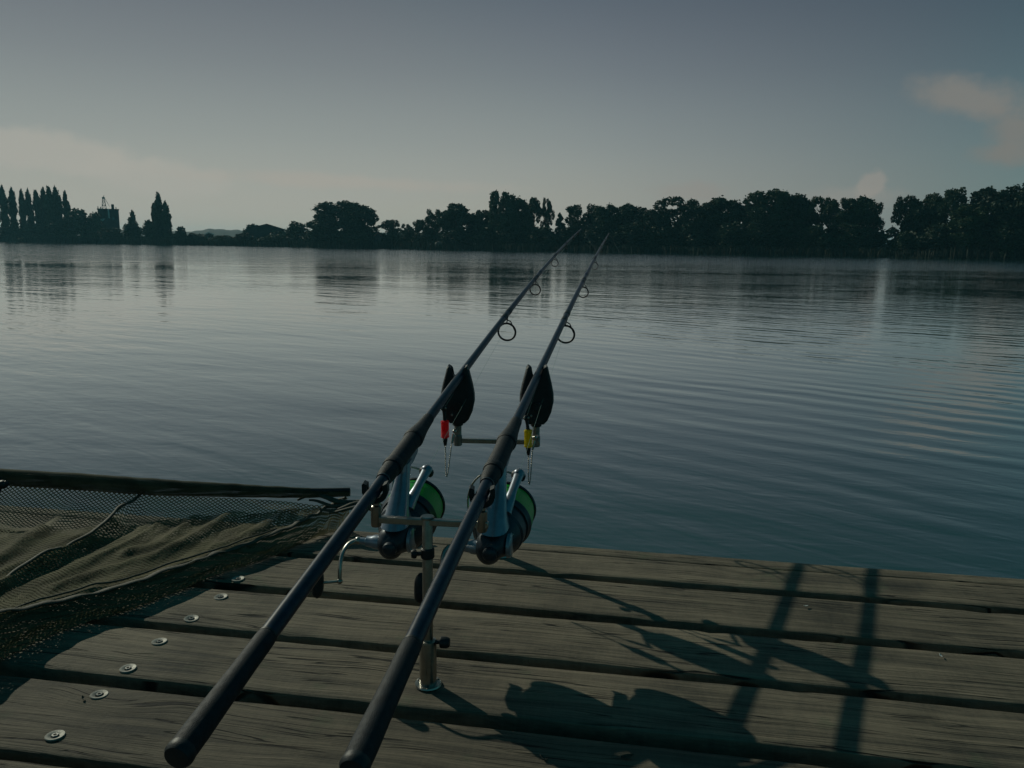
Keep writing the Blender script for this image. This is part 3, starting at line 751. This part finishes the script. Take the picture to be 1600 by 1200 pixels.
# ------------------------------------------------------------------ rod stands
RB = onz(669, 1070); FB = onz(782, 868); ZR = .284; ZF = .277
def seg(a, b, n): return [a.lerp(b, i / n) for i in range(n + 1)]
Z = V((0, 0, 1))
def bolt_knob(name, parent, base, ax, r, ln, mat):
    m = MB(); m.lathe(base, ax, [(0, .0035), (.008, .0035), (.0082, r * .8), (.010, r), (ln * .8, r), (ln, r * .75)], 20)
    return m.build(name, mat, parent)
def make_stand(base, zbar, x0_, x1_, yl, yr, label, rear):
    r = empty('rod_stand', base, label, 'rod stand', 'rod stands screwed to the jetty')
    fl = MB().lathe(base, Z, [(0, .0215), (.0022, .0225), (.0045, .0215), (.005, .0145)], 40); b_ = fl.build('base_plate', M['steel'], r)
    for k in range(3):
        a = 2.1 * k + .6; MB().lathe(base + V((cos(a) * .018, sin(a) * .018, .004)), Z, [(0, .0028), (.0018, .0026), (.0024, .001)], 8).build('screw', M['darksteel'], b_)
    MB().lathe(base, Z, [(.004, .0142), (.076, .0142), (.080, .0136), (.081, .0095)], 32).build('lower_tube', M['steel'], r)
    MB().lathe(base, Z, [(.075, .0085), (zbar + .004, .0085), (zbar + .0065, .0078)], 28).build('upper_tube', M['steel'], r)
    bolt_knob('clamp_knob', r, base + V((.012, -.002, .078)), V((1, -.1, 0)), .0095, .024, M['black'])
    cl = MB().lathe(base, Z, [(zbar - .062, .0092), (zbar - .060, .0112), (zbar - .046, .0112), (zbar - .044, .0092)], 28); cl.build('collar', M['black'], r)
    bolt_knob('clamp_knob', r, base + V((-.009, -.003, zbar - .053)), V((-1, -.2, 0)), .0075, .017, M['black'])
    a = V((x0_, yl, zbar)); b = V((x1_, yr, zbar)); d = (b - a).normalized(); nrm = d.cross(Z)
    hgt, dep = (.0105, .011) if rear else (.0105, .011)
    bar = MB().box((a + b) / 2, ((b - a).length, dep, hgt), Matrix((d, -nrm, Z)).transposed()); bar.build('cross_bar', M['steel'], r, bevel=.0012)
    MB().lathe(base + V((0, 0, zbar + .0045)), Z, [(0, .0105), (.003, .0112), (.0045, .010)], 28).build('cap', M['steel'], r)
    return r, a, b
rear, ra, rb_ = make_stand(RB, ZR, RB.x - .088, RB.x + .098, RB.y + .008, RB.y - .012, 'steel rear rod stand near the camera holding both rod handles', True)
front, fa, fb_ = make_stand(FB, ZF, -.128, .066, FB.y + .003, FB.y - .004, 'steel front stand at the jetty edge carrying two black bite alarms', False)

# rods: A = point over the rear rest, B = point over the alarm
A1 = ony(587, 765, RB.y + .008); B1 = ony(722, 583, FB.y); A2 = ony(753.5, 772, RB.y - .01); B2 = ony(842, 583, FB.y)
def rear_rest(px_x, top):
    """screw-in post with a rubber U cup under the rod"""
    p = V((px_x, top.y, ZR)); m = MB().lathe(p, Z, [(-.012, .0075), (-.010, .0085), (.022, .0085), (.024, .006), (top.z - ZR - .022, .006)], 24); m.build('rest_post', M['steel'], rear)
    c = V((top.x, top.y, top.z)); out = []
    n = 14
    for i in range(n + 1):
        t = pi + pi * i / n; out.append((cos(t) * .0125, sin(t) * .0125))
    out += [(.0125, .010), (.019, .013), (.0205, .010), (.0205, -.004)]
    for i in range(n + 1):
        t = 0 - pi * i / n; out.append((cos(t) * .0195, -.004 + sin(t) * .0165))
    out += [(-.0205, -.004), (-.0205, .010), (-.019, .013), (-.0125, .010)]
    MB().prism(out, c, V((1, 0, 0)), Z, V((0, 1, 0)), .020).build('rod_rest', M['black'], rear, bevel=.0012)
rear_rest(A1.x, A1); rear_rest(A2.x, A2)

def bite_alarm(c, zt, lab, lit):
    """c: centre of the alarm on the bar, zt: height of the rod's underside"""
    y = c.y
    MB().lathe(V((c.x, y, ZF)), Z, [(-.011, .0085), (-.010, .0100), (.012, .0100), (.014, .0085), (.040, .0085)], 24).build('alarm_post', M['darksteel'], front)
    MB().lathe(V((c.x, y, ZF + .036)), Z, [(0, .0105), (.002, .0125), (.008, .0125), (.010, .0105)], 24).build('lock_nut', M['black'], front)
    zb = ZF + .044
    H_ = zt + .022 - zb
    k = H_ / .128
    # right half of the outline (metres, x from centre, z from bottom) : leaf shape with two ears around a V
    R_ = [(0, 0), (.018, 0), (.026, .008), (.034, .026), (.039, .050), (.0385, .066), (.034, .088), (.0285, .108), (.0245, .124), (.0215, .129), (.0175, .127), (.0150, .118), (.0118, .108), (.006, .1045), (0, .1035)]
    R_ = [(a, b * k) for a, b in R_]
    out = R_ + [(-a, b) for a, b in R_[-2:0:-1]]
    ex, ez, ey = V((1, 0, 0)), Z, V((0, 1, 0)); o = V((c.x, y, zb)); m = MB(); rings = []
    cen = (0, .055 * k)
    for t, sc in ((-.019, .0), (-.019, .55), (-.0185, .80), (-.015, .93), (-.008, .99), (0, 1.0), (.008, .99), (.014, .93), (.016, .78), (.0165, .0)):
        r = []
        for a, b in out:
            # shrink towards an inner line, not the centre, so that the ears keep their shape
            cx = max(-.012, min(.012, a * .5)) if b > .07 * k else a * .25; cz = min(b, .05 * k) if b < .07 * k else b - .010
            f_ = sc if sc > .5 else .45
            if sc == 0: f_ = 0.40
            r.append(o + ex * (cx + (a - cx) * f_) + ez * (max(.004, cz) + (b - max(.004, cz)) * f_) + ey * t)
        rings.append(r)
    m.ring_strip(rings, True, True)
    al = m.build('bite_alarm', M['black'], front, ang=50); al['label'] = lab
    for s in (-1, 1):
        MB().lathe(o + V((s * .0215, -.010, .121 * k)), V((0, -1, .25)), [(0, .0032), (.006, .0030), (.008, .0016)], 12).build('snag_ear_light', M['washer'], al)
    MB().lathe(o + V((0, -.0195, .04 * k)), V((0, -1, 0)), [(0, .011), (.0015, .0115), (.003, .0105), (.0032, .0085), (.0022, .008)], 28).build('dial', M['black'], al)
    MB().lathe(o + V((-.012, -.0195, .02 * k)), V((0, -1, 0)), [(0, .0028), (.0022, .0025), (.003, .001)], 12).build('led', M['washer'], al)
    return o
AL1 = ony(714, 660, FB.y); AL2 = ony(837, 664, FB.y)
bite_alarm(V((AL1.x + .002, FB.y, 0)), B1.z - .004, 'black two eared bite alarm under the left rod', 0)
bite_alarm(V((AL2.x + .001, FB.y, 0)), B2.z - .004, 'black two eared bite alarm under the right rod', 1)

# ------------------------------------------------------------------ fishing rods with reels
def make_rod(A, B, label, dxy, drop, crank):
    d = (B - A).normalized(); org = A - d * .55
    side = d.cross(Z).normalized()            # to the right
    dn = d.cross(side).normalized();
    if dn.z > 0: dn = -dn
    lift = .0
    def P(s):
        q = max(0, s - .4); b = (q / 2.7) ** 2.3
        return A + d * s + V((dxy, 0, -drop)) * b
    root = empty('fishing_rod', org, label, 'fishing rod', 'carp rods resting on the stands')
    ss = [-.37 + i * (3.47 / 70) for i in range(71)]
    def rad(s):
        pts = [(-.4, .0112), (0, .0102), (.3, .0098), (.75, .0085), (1.25, .0078), (1.9, .0058), (2.5, .0040), (3.1, .0016)]
        for (a, x), (b, y) in zip(pts, pts[1:]):
            if s <= b: return x + (y - x) * (s - a) / (b - a)
        return .0016
    MB().tube([P(s) for s in ss], [rad(s) for s in ss], 20).build('blank', M['carbon'], root, ang=60)
    g = [(-.550, .0138), (-.540, .0142), (-.52, .0143), (-.48, .0134), (-.42, .0125), (-.385, .0124), (-.375, .0121), (-.372, .0116)]
    MB().tube([P(s) for s, _ in g], [r for _, r in g], 28).build('handle_grip', M['grip'], root, ang=60)
    MB().lathe(P(-.548), -d, [(-.004, .0144), (0, .0149), (.004, .0147), (.0075, .0126), (.0085, .009), (.0086, .0002)], 36).build('butt_cap', M['black'], root)
    MB().tube([P(-.3715), P(-.3685)], .0117, 28).build('winding_check', M['black'], root)
    # shaped fore grip over the reel seat
    g = [(.035, .0112), (.045, .0140), (.060, .0152), (.075, .0150), (.080, .0160), (.120, .0162), (.150, .0158), (.175, .0160), (.200, .0172), (.215, .0175), (.232, .0155), (.25, .0135), (.275, .0122), (.30, .0112)]
    MB().tube([P(s) for s, _ in g], [r for _, r in g], 28).build('reel_seat', M['grip'], root, ang=60)
    MB().tube([P(.078), P(.083), P(.09), P(.095)], [.0168, .0175, .0175, .0168], 28).build('seat_ring', M['grip'], root)
    MB().tube([P(.196), P(.200), P(.206), P(.210)], [.0178, .0186, .0186, .0178], 28).build('seat_ring', M['grip'], root)
    MB().tube([P(.0335), P(.037)], .0118, 28).build('winding_check', M['reeldark'], root)
    # whippings and guides
    GS = [1.10, 1.62, 2.12, 2.48, 2.76, 2.95]; GR = [.0255, .0185, .0140, .007, .005, .004]
    for s, R in zip(GS, GR):
        r0 = rad(s); c = P(s) + dn * (r0 + R * 1.55 + .004)
        gd = MB()
        # frame legs
        for q in (-1, 1):
            gd.tube([P(s - R * .9) + dn * r0 * .9 + side * q * r0 * .35, P(s - R * .15) + dn * (r0 + R * .45) + side * q * R * .5, c + side * q * R * .93 - dn * R * .15], max(.0012, R * .065), 7)
        gd.tube([P(s + R * 1.0) + dn * r0 * .9, P(s + R * .5) + dn * (r0 + R * .4), c - dn * R * 1.02], max(.0012, R * .07), 7)
        gd.tube([P(s - R * 1.9), P(s - R * .7)], [rad(s - R * 1.9) + .0007, rad(s - R * .7) + .0009], 18)
        gd.tube([P(s + R * .8), P(s + R * 2.0)], [rad(s + R * .8) + .0009, rad(s + R * 2) + .0007], 18)
        gu = gd.build('guide', M['black'], root)
        MB().torus(c, d, R, max(.0013, R * .115), 44, 10).build('ring', M['black'], gu)
    MB().tube([P(1.72), P(1.73), P(1.76), P(1.77)], [rad(1.72) + .0004, rad(1.73) + .0016, rad(1.76) + .0016, rad(1.77) + .0004], 20).build('ferrule', M['carbon'], root)
    MB().torus(P(3.1) + d * .006, d, .0026, .0009, 20, 8).build('tip_ring', M['black'], root)
    # ---------------- reel
    s0 = .155; O = P(s0); AX = .101; KR = 1.32
    def R(a, n_, sd=0.0): return O + d * (a - .045 * n_ / .1) + dn * n_ + side * sd        # a forward, n_ below the rod, sd right
    foot = MB(); foot.prism([(-.038, .012), (.038, .012), (.034, .0195), (.012, .024), (-.012, .024), (-.034, .0195)], O, d, dn, side, .012)
    rootO = MB()
    # body: housing tapering to the rear, with the handle boss on the left
    bd = MB(); bd.lathe(R(-.040, AX), d, [(0, .003), (.001, .010), (.006, .0135), (.014, .0175), (.024, .0225), (.034, .027), (.042, .031), (.046, .032)], 36)
    bd.ball(R(-.018, AX + .004, -.006), (.018, .021, .023), 24, 14, Matrix((side, d, dn)).transposed())
    reel = bd.build('reel', M['reeldark'], root, ang=50)
    # stem with a waisted blade profile
    st = MB(); rings = []
    for n_, a, ha, hs in ((.014, .000, .0150, .0080), (.024, -.002, .0125, .0090), (.036, -.006, .0110, .0100), (.050, -.012, .0120, .0125), (.066, -.018, .0160, .0150), (.080, -.020, .024, .019)):
        rings.append([R(a + ha * cos(t) * (abs(cos(t)) ** -.3 if abs(cos(t)) > .1 else 1), n_, hs * sin(t)) for t in [2 * pi * j / 20 for j in range(20)]])
    st.ring_strip(rings, True, True); st.build('stem', M['reelsilver'], reel, ang=50)
    foot.build('foot', M['reelsilver'], reel, bevel=.001)
    # rear fin of the stem
    MB().prism([(-.012, .034), (-.006, .040), (-.030, .086), (-.052, .094), (-.050, .086)], O - side * .014, d, dn, side, .004).build('fin', M['steel'], reel, bevel=.0008)
    # round side cover with its screws, seen on the right of the housing
    sc_ = MB().lathe(R(-.012, AX + .002, .018), side, [(0, .017), (.004, .0165), (.0055, .0145), (.006, .004)], 28).build('side_cover', M['reelsilver'], reel)
    for k in range(3):
        a_ = 2.1 * k + .5; MB().lathe(R(-.012 + .0125 * cos(a_), AX + .002 + .0125 * sin(a_), .0225), side, [(0, .0016), (.0016, .0015), (.002, .0005)], 8).build('cover_screw', M['steel'], reel)
    MB().tube([R(.006 + .004 * i, AX - .0338 - .0009 * min(i, 4), .004 * sin(i)) for i in range(6)], .0028, 8).build('rotor_rib', M['reelsilver'], reel)
    # rear drag knob
    MB().lathe(R(-.041, AX), -d, [(-.002, .009), (0, .0095), (.005, .0092), (.007, .007), (.008, .003)], 16).build('drag_knob', M['reeldark'], reel)
    # rotor
    MB().lathe(R(.004, AX), d, [(0, .018), (.001, .030), (.006, .0345), (.020, .0355), (.030, .0350), (.031, .030)], 44).build('rotor', M['reeldark'], reel)
    # spool: skirt, wound line, front lip, front drag
    MB().lathe(R(.030, AX), d, [(0, .030), (.0005, .0375), (.006, .0385), (.009, .0405), (.0105, .0405), (.011, .034)], 52).build('spool', M['reeldark'], reel)
    MB().lathe(R(.040, AX), d, [(0, .030), (.0005, .0400), (.018, .0398), (.039, .0380), (.0395, .03)], 52).build('wound_line', M['spoolline'], reel)
    MB().lathe(R(.0795, AX), d, [(0, .03), (.0005, .0395), (.003, .0405), (.005, .0395), (.006, .030), (.010, .018), (.018, .016), (.019, .008)], 52).build('spool_lip', M['reeldark'], reel)
    # bail arms
    def pol(a, r, th): return O + d * (a - .043) + (dn * AX) + (-dn * cos(th) + side * sin(th)) * r     # th=0 towards the rod
    t0 = .30
    arm = MB(); arm.tube([pol(.006, .034, t0), pol(.018, .0425, t0), pol(.040, .0485, t0), pol(.062, .0535, t0), pol(.076, .0555, t0)], [.0095, .0085, .0062, .0065, .0074], 18, flat=.8)
    arm.ball(pol(.079, .0558, t0), (.0085, .0085, .0085), 18, 12)
    arm.build('bail_arm', M['reelsilver'], reel, ang=60)
    arm = MB(); arm.tube([pol(.006, .034, t0 + pi), pol(.018, .0415, t0 + pi), pol(.038, .046, t0 + pi), pol(.050, .047, t0 + pi)], [.0095, .008, .006, .0055], 18, flat=.8)
    arm.build('bail_arm', M['reelsilver'], reel, ang=60)
    MB().lathe(pol(.080, .053, t0), side * cos(t0) + dn * sin(t0), [(-.010, .003), (-.008, .0058), (0, .0048), (.008, .0058), (.010, .003)], 20).build('line_roller', M['black'], reel)
    wire = []
    for i in range(29):
        f_ = i / 28; th = t0 - pi * f_; a = .078 + .022 * sin(pi * f_) - .028 * f_
        wire.append(pol(a, .052 + .010 * sin(pi * f_) - .004 * f_, th))
    MB().tube(wire, .0014, 10).build('bail_wire', M['steel'], reel)
    # handle on the left
    hs = R(-.020 * KR, (AX + .004) * KR, -.028 * KR); he = crank[0]; kb = crank[1]
    MB().lathe(hs, -side, [(-.012, .013), (0, .0125), (.004, .0105), (.014, .0095), (.016, .006), (.034, .0055)], 24).build('handle_shaft', M['reelsilver'], reel)
    h0 = hs - side * .030; m1 = h0 - side * .022 - Z * .004; m2 = he + Z * .055 - side * .001
    pts = []
    for i in range(17):
        t = i / 16; pts.append(h0 * (1 - t) ** 3 + m1 * 3 * t * (1 - t) ** 2 + m2 * 3 * t * t * (1 - t) + he * t ** 3)
    MB().tube(pts, [.0060 - .0018 * min(1, i / 8) for i in range(17)], 14, flat=.75).ball(h0, .0068, 16, 10).ball(he, .0052, 16, 10).build('crank', M['steel'], reel, ang=60)
    kd = (kb - he).normalized(); kn = MB(); kn.tube([he, kb], .0026, 12); kn.build('knob_spindle', M['steel'], reel)
    kn = MB(); u_ = (Z * .97 + d * .1).normalized(); w_ = u_.cross(kd).normalized(); rings = []
    for i in range(11):
        t = i / 10; z_ = -.026 + .052 * t; k = max(.05, 1 - abs(2 * t - 1) ** 3.5) ** .5
        rings.append([kb + kd * (.004 + .0105 * k * cos(a)) + w_ * (.0115 * k * sin(a)) + u_ * z_ for a in [2 * pi * j / 20 for j in range(20)]])
    kn.ring_strip(rings, True, True); kn.build('handle_knob', M['black'], reel, ang=60)
    for o_ in [reel] + list(reel.children):
        if o_.name.split('.')[0] in ('crank', 'knob_spindle', 'handle_knob', 'handle_shaft'): continue
        c_ = O - org
        for v_ in o_.data.vertices: v_.co = c_ + (v_.co - c_) * KR
    # fishing line from spool over the roller and through the rings
    L_ = [O + (pol(.080, .0585, t0) - O) * KR]
    for s, r_ in zip(GS, GR): L_.append(P(s) + dn * (rad(s) + r_ * 1.0 + .003))
    L_.append(P(3.1) + d * .006)
    far = P(3.1) + V((3.0, 13.0, 0)); far.z = WZ
    a_ = L_[-1]; L_ += [a_.lerp(far, t) - V((0, 0, .35 * sin(pi * t))) for t in (.1, .25, .4, .6, .8, 1.0)]
    MB().tube(L_, .00028, 5).build('fishing_line', M['nylon'], root)
    return root, P, dn, side, d
RA1, P1, dn1, sd1, d1_ = make_rod(A1, B1, 'long blue black carp rod on the left with green line reel', .012, .070, (ony(531, 908, 1.285), ony(500, 911, 1.285)))
RA2, P2, dn2, sd2, d2_ = make_rod(A2, B2, 'long blue black carp rod on the right, ending at bottom centre', -.012, .082, (ony(690, 913, 1.275), ony(660, 918, 1.275)))

# ------------------------------------------------------------------ hanging indicators
def hanger(px, y0, y1, chain, top, clip, mat, label, yy, anchor):
    a = ony(px, y0, yy); b = ony(px + .5, y1, yy); r = empty('bite_indicator', b, label, 'bobbin', 'indicators hanging below the rods')
    # tube body with ribs and a moulded core
    ln = (a - b).length; ax = (a - b).normalized()
    MB().lathe(b, ax, [(0, .006), (.001, .0088), (.004, .0096), (.006, .0088), (ln - .006, .0088), (ln - .004, .0096), (ln - .001, .0088), (ln, .006)], 8).build('body', M[mat], r, ang=25)
    MB().tube([b - ax * .002, a + ax * .003], .0034, 12).build('core', M['black'], r)
    MB().lathe(b, -ax, [(0, .0056), (.006, .0052), (.014, .0038), (.018, .0028)], 16).build('end_cap', M['black'], r)
    hd = MB(); t = ony(clip[0], clip[1], yy)
    hd.tube([a, a.lerp(t, .5), t], [.0042, .0036, .0050], 14); hd.ball(t, (.0075, .005, .006), 14, 10); hd.build('line_clip', M['black'], r)
    for q in (-1, 1): MB().ball(t + V((q * .0042, -.0042, .001)), .0022, 10, 8).build('clip_ball', M['washer'], r)
    # ball chain hanging in a narrow loop up to the bar
    s = b - ax * .017; bot = ony(chain[0], chain[1], yy); e = ony(anchor[0], anchor[1], yy + .015)
    pts = []
    def bez(p, c1, c2, q, n):
        return [p * (1 - t) ** 3 + c1 * 3 * t * (1 - t) ** 2 + c2 * 3 * t * t * (1 - t) + q * t ** 3 for t in [i / n for i in range(n)]]
    lo = bot; w_ = V((.0035, 0, 0))
    pts = bez(s, s.lerp(lo, .4), lo - w_ + V((0, 0, .010)), lo, 24) + bez(lo, lo + w_ + V((0, 0, .010)), e.lerp(lo, .35), e, 24) + [e]
    ch = MB(); acc = 0; last = pts[0]
    dense = []
    for p, q in zip(pts, pts[1:]):
        k = max(1, int((q - p).length / .0005)); dense += [p.lerp(q, i / k) for i in range(k)]
    for p in dense:
        acc += (p - last).length; last = p
        if acc >= .0038: ch.ball(p, .0018, 8, 6); acc = 0
    ch.tube(pts, .0006, 6); ch.build('chain', M['steel'], r)
    ep = MB(); ep.tube([e, ony(anchor[0] + 3, anchor[1] - 14, yy + .02)], [.0030, .0042], 12); ep.ball(ony(anchor[0] + 4, anchor[1] - 18, yy + .022), .0046, 12, 8)
    ep.tube([ony(anchor[0] + 4, anchor[1] - 18, yy + .022), ony(anchor[0] + 8, anchor[1] - 22, FB.y)], .003, 10); ep.build('chain_anchor', M['steel'], r)
    MB().tube([top, t], .00028, 5).build('line_loop', M['nylon'], r)
hanger(695, 657, 684, (698, 745), P1(.66) + dn1 * .014, (693.5, 638), 'red', 'red tube bobbin on a chain below the left bite alarm', 1.70, (706, 692))
hanger(825, 671, 699, (827, 757), P2(.60) + dn2 * .014, (822.5, 653), 'yellow', 'yellow tube bobbin on a chain below the right bite alarm', 1.70, (832, 702))

# ------------------------------------------------------------------ net at the left
def make_net():
    base = V((-.85, 1.75, 0)); r = empty('fishing_net', base, 'olive mesh fishing net spread over the left corner of the jetty', 'net')
    rim = [(-1.60, .40, .14), (-1.30, .70, .14), (-1.08, .98, .135), (-.955, 1.175, .115), (-.905, 1.27, .080), (-.855, 1.39, .048), (-.757, 1.497, .040), (-.669, 1.644, .035), (-.609, 1.714, .036), (-.541, 1.816, .040), (-.488, 1.905, .047), (-.42, 1.95, .080)]
    rail = [(-2.6, 2.15, .12), (-2.2, 2.09, .12), (-1.75, 2.03, .118), (-1.30, 1.962, .117), (-1.08, 1.945, .112), (-.96, 1.935, .108), (-.85, 1.932, .104), (-.72, 1.93, .101), (-.60, 1.93, .098), (-.50, 1.935, .095), (-.41, 1.95, .093)]
    def samp(L_, t):
        f_ = t * (len(L_) - 1); i = min(int(f_), len(L_) - 2); k = f_ - i
        p = [V(L_[max(0, min(len(L_) - 1, j))]) for j in (i - 1, i, i + 1, i + 2)]
        return .5 * ((2 * p[1]) + (p[2] - p[0]) * k + (2 * p[0] - 5 * p[1] + 4 * p[2] - p[3]) * k * k + (3 * p[1] - p[0] - 3 * p[2] + p[3]) * k ** 3)
    NU, NV = 240, 110
    FOLD = []
    for pts_, amp, wd in (([(250, 788), (215, 806), (190, 817), (165, 832), (135, 851), (100, 868), (60, 884), (20, 908), (-40, 940)], .026, .018),
                          ([(140, 795), (110, 812), (60, 835), (0, 870), (-60, 890)], .013, .024),
                          ([(440, 790), (380, 812), (320, 835), (250, 865), (180, 885), (90, 915)], .012, .022),
                          ([(350, 800), (300, 820), (240, 850), (200, 860)], .009, .018),
                          ([(500, 790), (450, 812), (390, 838), (340, 855)], .009, .016)):
        FOLD.append(([V((onz(x, y, .035).x, onz(x, y, .035).y)) for x, y in pts_], amp, wd))
    def fold(x, y):
        z_ = 0; q = V((x, y))
        for P_, amp, wd in FOLD:
            best = 9
            for a, b in zip(P_, P_[1:]):
                e = b - a; k = max(0, min(1, (q - a).dot(e) / e.dot(e))); best = min(best, (q - a - e * k).length)
            if best < wd * 3: z_ += amp * exp(-(best / wd) ** 2)
        return z_
    def surf(t, v, layer=0):
        a = samp(rail, t) - V((0, 0, .020)); b = samp(rim, t)
        p = a.lerp(b, v)
        w_ = (b - a).length; depth = min(.085, a.z - .012)
        zline = a.z + (b.z - a.z) * v
        sag = 1 - exp(-v * w_ / .07)
        zz = a.z * (1 - sag) + .020 * sag
        up_ = exp(-(1 - v) * w_ / .05); zz = max(zz, 0) * (1 - up_) + b.z * up_
        env = min(1, v * w_ / .08) * min(1, (1 - v) * w_ / .02 + .25)
        q = V((p.x * 1.0 + p.y * .55, p.y - p.x * .25, layer * 3.1))
        al_ = p.x * .30 + p.y * .95; ac = p.x * .95 - p.y * .30        # along / across the drape of the folds
        f1 = noise.noise(V((al_ * 2.0, ac * 8, q.z))); f2 = noise.noise(V((al_ * 5, ac * 24 + f1 * 2, q.z + 5))); f3 = noise.noise(V((al_ * 22, ac * 70, q.z + 9)))
        ridge = (1 - abs(f1) * 2.2)
        zz += env * (max(0, ridge) ** 2 * .008 + f2 * .005 + f3 * .002 + layer * .006)
        zz += fold(p.x, p.y) * min(1, v * w_ / .08)
        return V((p.x, p.y, max(.004 + layer * .003, zz)))
    GRID = []
    for layer in (0, 1):
        m = MB(); uv = []; rows = []
        for i in range(NU + 1):
            t = i / NU; row = []; acc = 0; last = None; t_ = t if layer == 0 else .02 + t * .975
            for j in range(NV + 1):
                v = j / NV; v_ = v if layer == 0 else .22 + v * .78
                p = surf(t_, v_, layer)
                if last is not None: acc += (p - last).length
                last = p; row.append(p); GRID.append(tuple(p)); uv.append((p.x + p.y * (.12 if layer == 0 else -.2), acc * 1.0 + p.x * (.0 if layer == 0 else .25)))
            rows.append(row)
        m.ring_strip(rows, False, False)
        m.build('mesh_panel', M['net' if layer == 0 else 'net2'], r, ang=80, uv=uv)
    # outer skirt from the rim down to the planks
    m = MB(); uv = []; rows = []
    for i in range(NU + 1):
        t = i / NU; b = samp(rim, t); b2 = samp(rim, min(1, t + .01)); a2 = samp(rim, max(0, t - .01)); tg = (b2 - a2); out = V((tg.y, -tg.x, 0)).normalized()
        row = []
        for j in range(15):
            v = j / 14; zz = b.z * (1 - v) ** .9 + .003; o_ = out * (.016 * sin(v * pi) + .030 * v * v + .010 * noise.noise(V((t * 38, v * 3, 0))) * (v + .2))
            p = V((b.x, b.y, zz)) + o_ + V((0, 0, .004 * noise.noise(V((t * 60, v * 4, 2)))))
            p.z = max(.003, p.z); row.append(p); uv.append((p.x * 1.2 - p.y * .6, v * (b.z + .05)))
        rows.append(row)
    m.ring_strip(rows, False, False); m.build('side_panel', M['netskirt'], r, ang=80, uv=uv)
    # loose bunch of net at the lower left
    # hem cord along the rim, fine mesh sleeve along it
    hem = [samp(rim, i / 160) + V((0, 0, .004 + .005 * noise.noise(V((i * .23, 0, 0))))) + V((noise.noise(V((i * .19, 4, 0))) * .008, noise.noise(V((i * .17, 7, 0))) * .008, 0)) for i in range(161)]
    MB().tube(hem, [.0065 + .008 * noise.noise(V((i * .31, 2, 2))) for i in range(161)], 10, flat=.35).build('hem', M['hem'], r, ang=80)
    for k, (t0, t1, dv) in enumerate(((.28, .80, .055),)):
        pts = [surf(t0 + (t1 - t0) * i / 70, 1 - dv - .02 * sin(i * .2 + k), 1) + V((0, 0, .006)) for i in range(71)]
        MB().tube(pts, .0022, 8).build('seam_cord', M['hem'], r, ang=80)
    # raised seam running from the rail towards the camera
    q = []
    P_ = FOLD[0][0]
    for i in range(81):
        t = i / 80 * (len(P_) - 1); j = min(int(t), len(P_) - 2); c = P_[j].lerp(P_[j + 1], t - j)
        bz = min(((g[0] - c.x) ** 2 + (g[1] - c.y) ** 2, g[2]) for g in GRID)[1]
        q.append(V((c.x, c.y, bz + .003)))
    for _ in range(4): q = [q[0]] + [(q[i - 1] + q[i] + q[i + 1]) / 3 for i in range(1, 80)] + [q[-1]]
    MB().tube(q, [.0045 + .002 * noise.noise(V((i * .4, 0, 1))) for i in range(81)], 10, flat=.7).build('seam', M['hem'], r, ang=80)
    # sleeve round the far rail, with the rail pole inside and its feet on the planks
    uvs = []; m = MB(); rows = []; nn = 20
    for i in range(141):
        t = i / 140; p = samp(rail, t); rr = .022 * (1 - .55 * max(0, (t - .55) / .45)) + .0015 * noise.noise(V((t * 30, 0, 0)))
        rows.append([p + V((0, cos(a) * rr * .7, sin(a) * rr)) for a in [2 * pi * j / nn for j in range(nn + 1)]])
        uvs += [(p.x, .15 * j / nn) for j in range(nn + 1)]
    m.ring_strip(rows, False, False); m.build('rail_sleeve', M['netfine'], r, ang=80, uv=uvs)
    MB().tube([samp(rail, i / 60) + V((0, 0, .006)) for i in range(61)], .007, 12).build('rail', M['black'], r)
    for t in (.30,):
        p = samp(rail, t); MB().tube([p + V((0, 0, .012)), p + V((0, -.03, -.03)), V((p.x, p.y - .10, .003))], [.008, .0065, .006], 12).build('leg', M['black'], r)
    p = onz(4, 757, .118); MB().ball(p, (.014, .012, .011), 16, 10).tube([p - V((.03, 0, .012)), p + V((.012, 0, .004))], [.009, .007], 12).build('corner_joint', M['black'], r)
    # bunched end by the left rod
    for k in range(4):
        c = V((-.44 + .03 * k, 1.93 - .012 * k, .085 - .006 * k)); pts = [c + V((-.10 + .2 * i / 20, .012 * sin(i * .5 + k), .008 * sin(i * .35 + 2 * k) - .02 * abs(i / 20 - .4))) for i in range(21)]
        MB().tube(pts, [.004 + .004 * sin(pi * i / 20) for i in range(21)], 10, flat=.6).build('bunched_mesh', M['hem'], r, ang=80)
make_net()
S.render.engine = 'CYCLES'

# ------------------------------------------------------------------ thin lake air
def haze():
    m = bpy.data.materials.new('thin_haze'); m.use_nodes = True; t = NT(m.node_tree)
    v = t.node('ShaderNodeVolumePrincipled', {'Color': (.30, .80, 1.0, 1), 'Density': .00027, 'Anisotropy': .2})
    t.l.new(v.outputs[0], t.node('ShaderNodeOutputMaterial').inputs['Volume'])
    mb = MB().box((-150, 130, 11.5), (2900, 2900, 31)); o = mb.build('haze', m, ang=0)
    tag(o, kind='stuff')
haze()
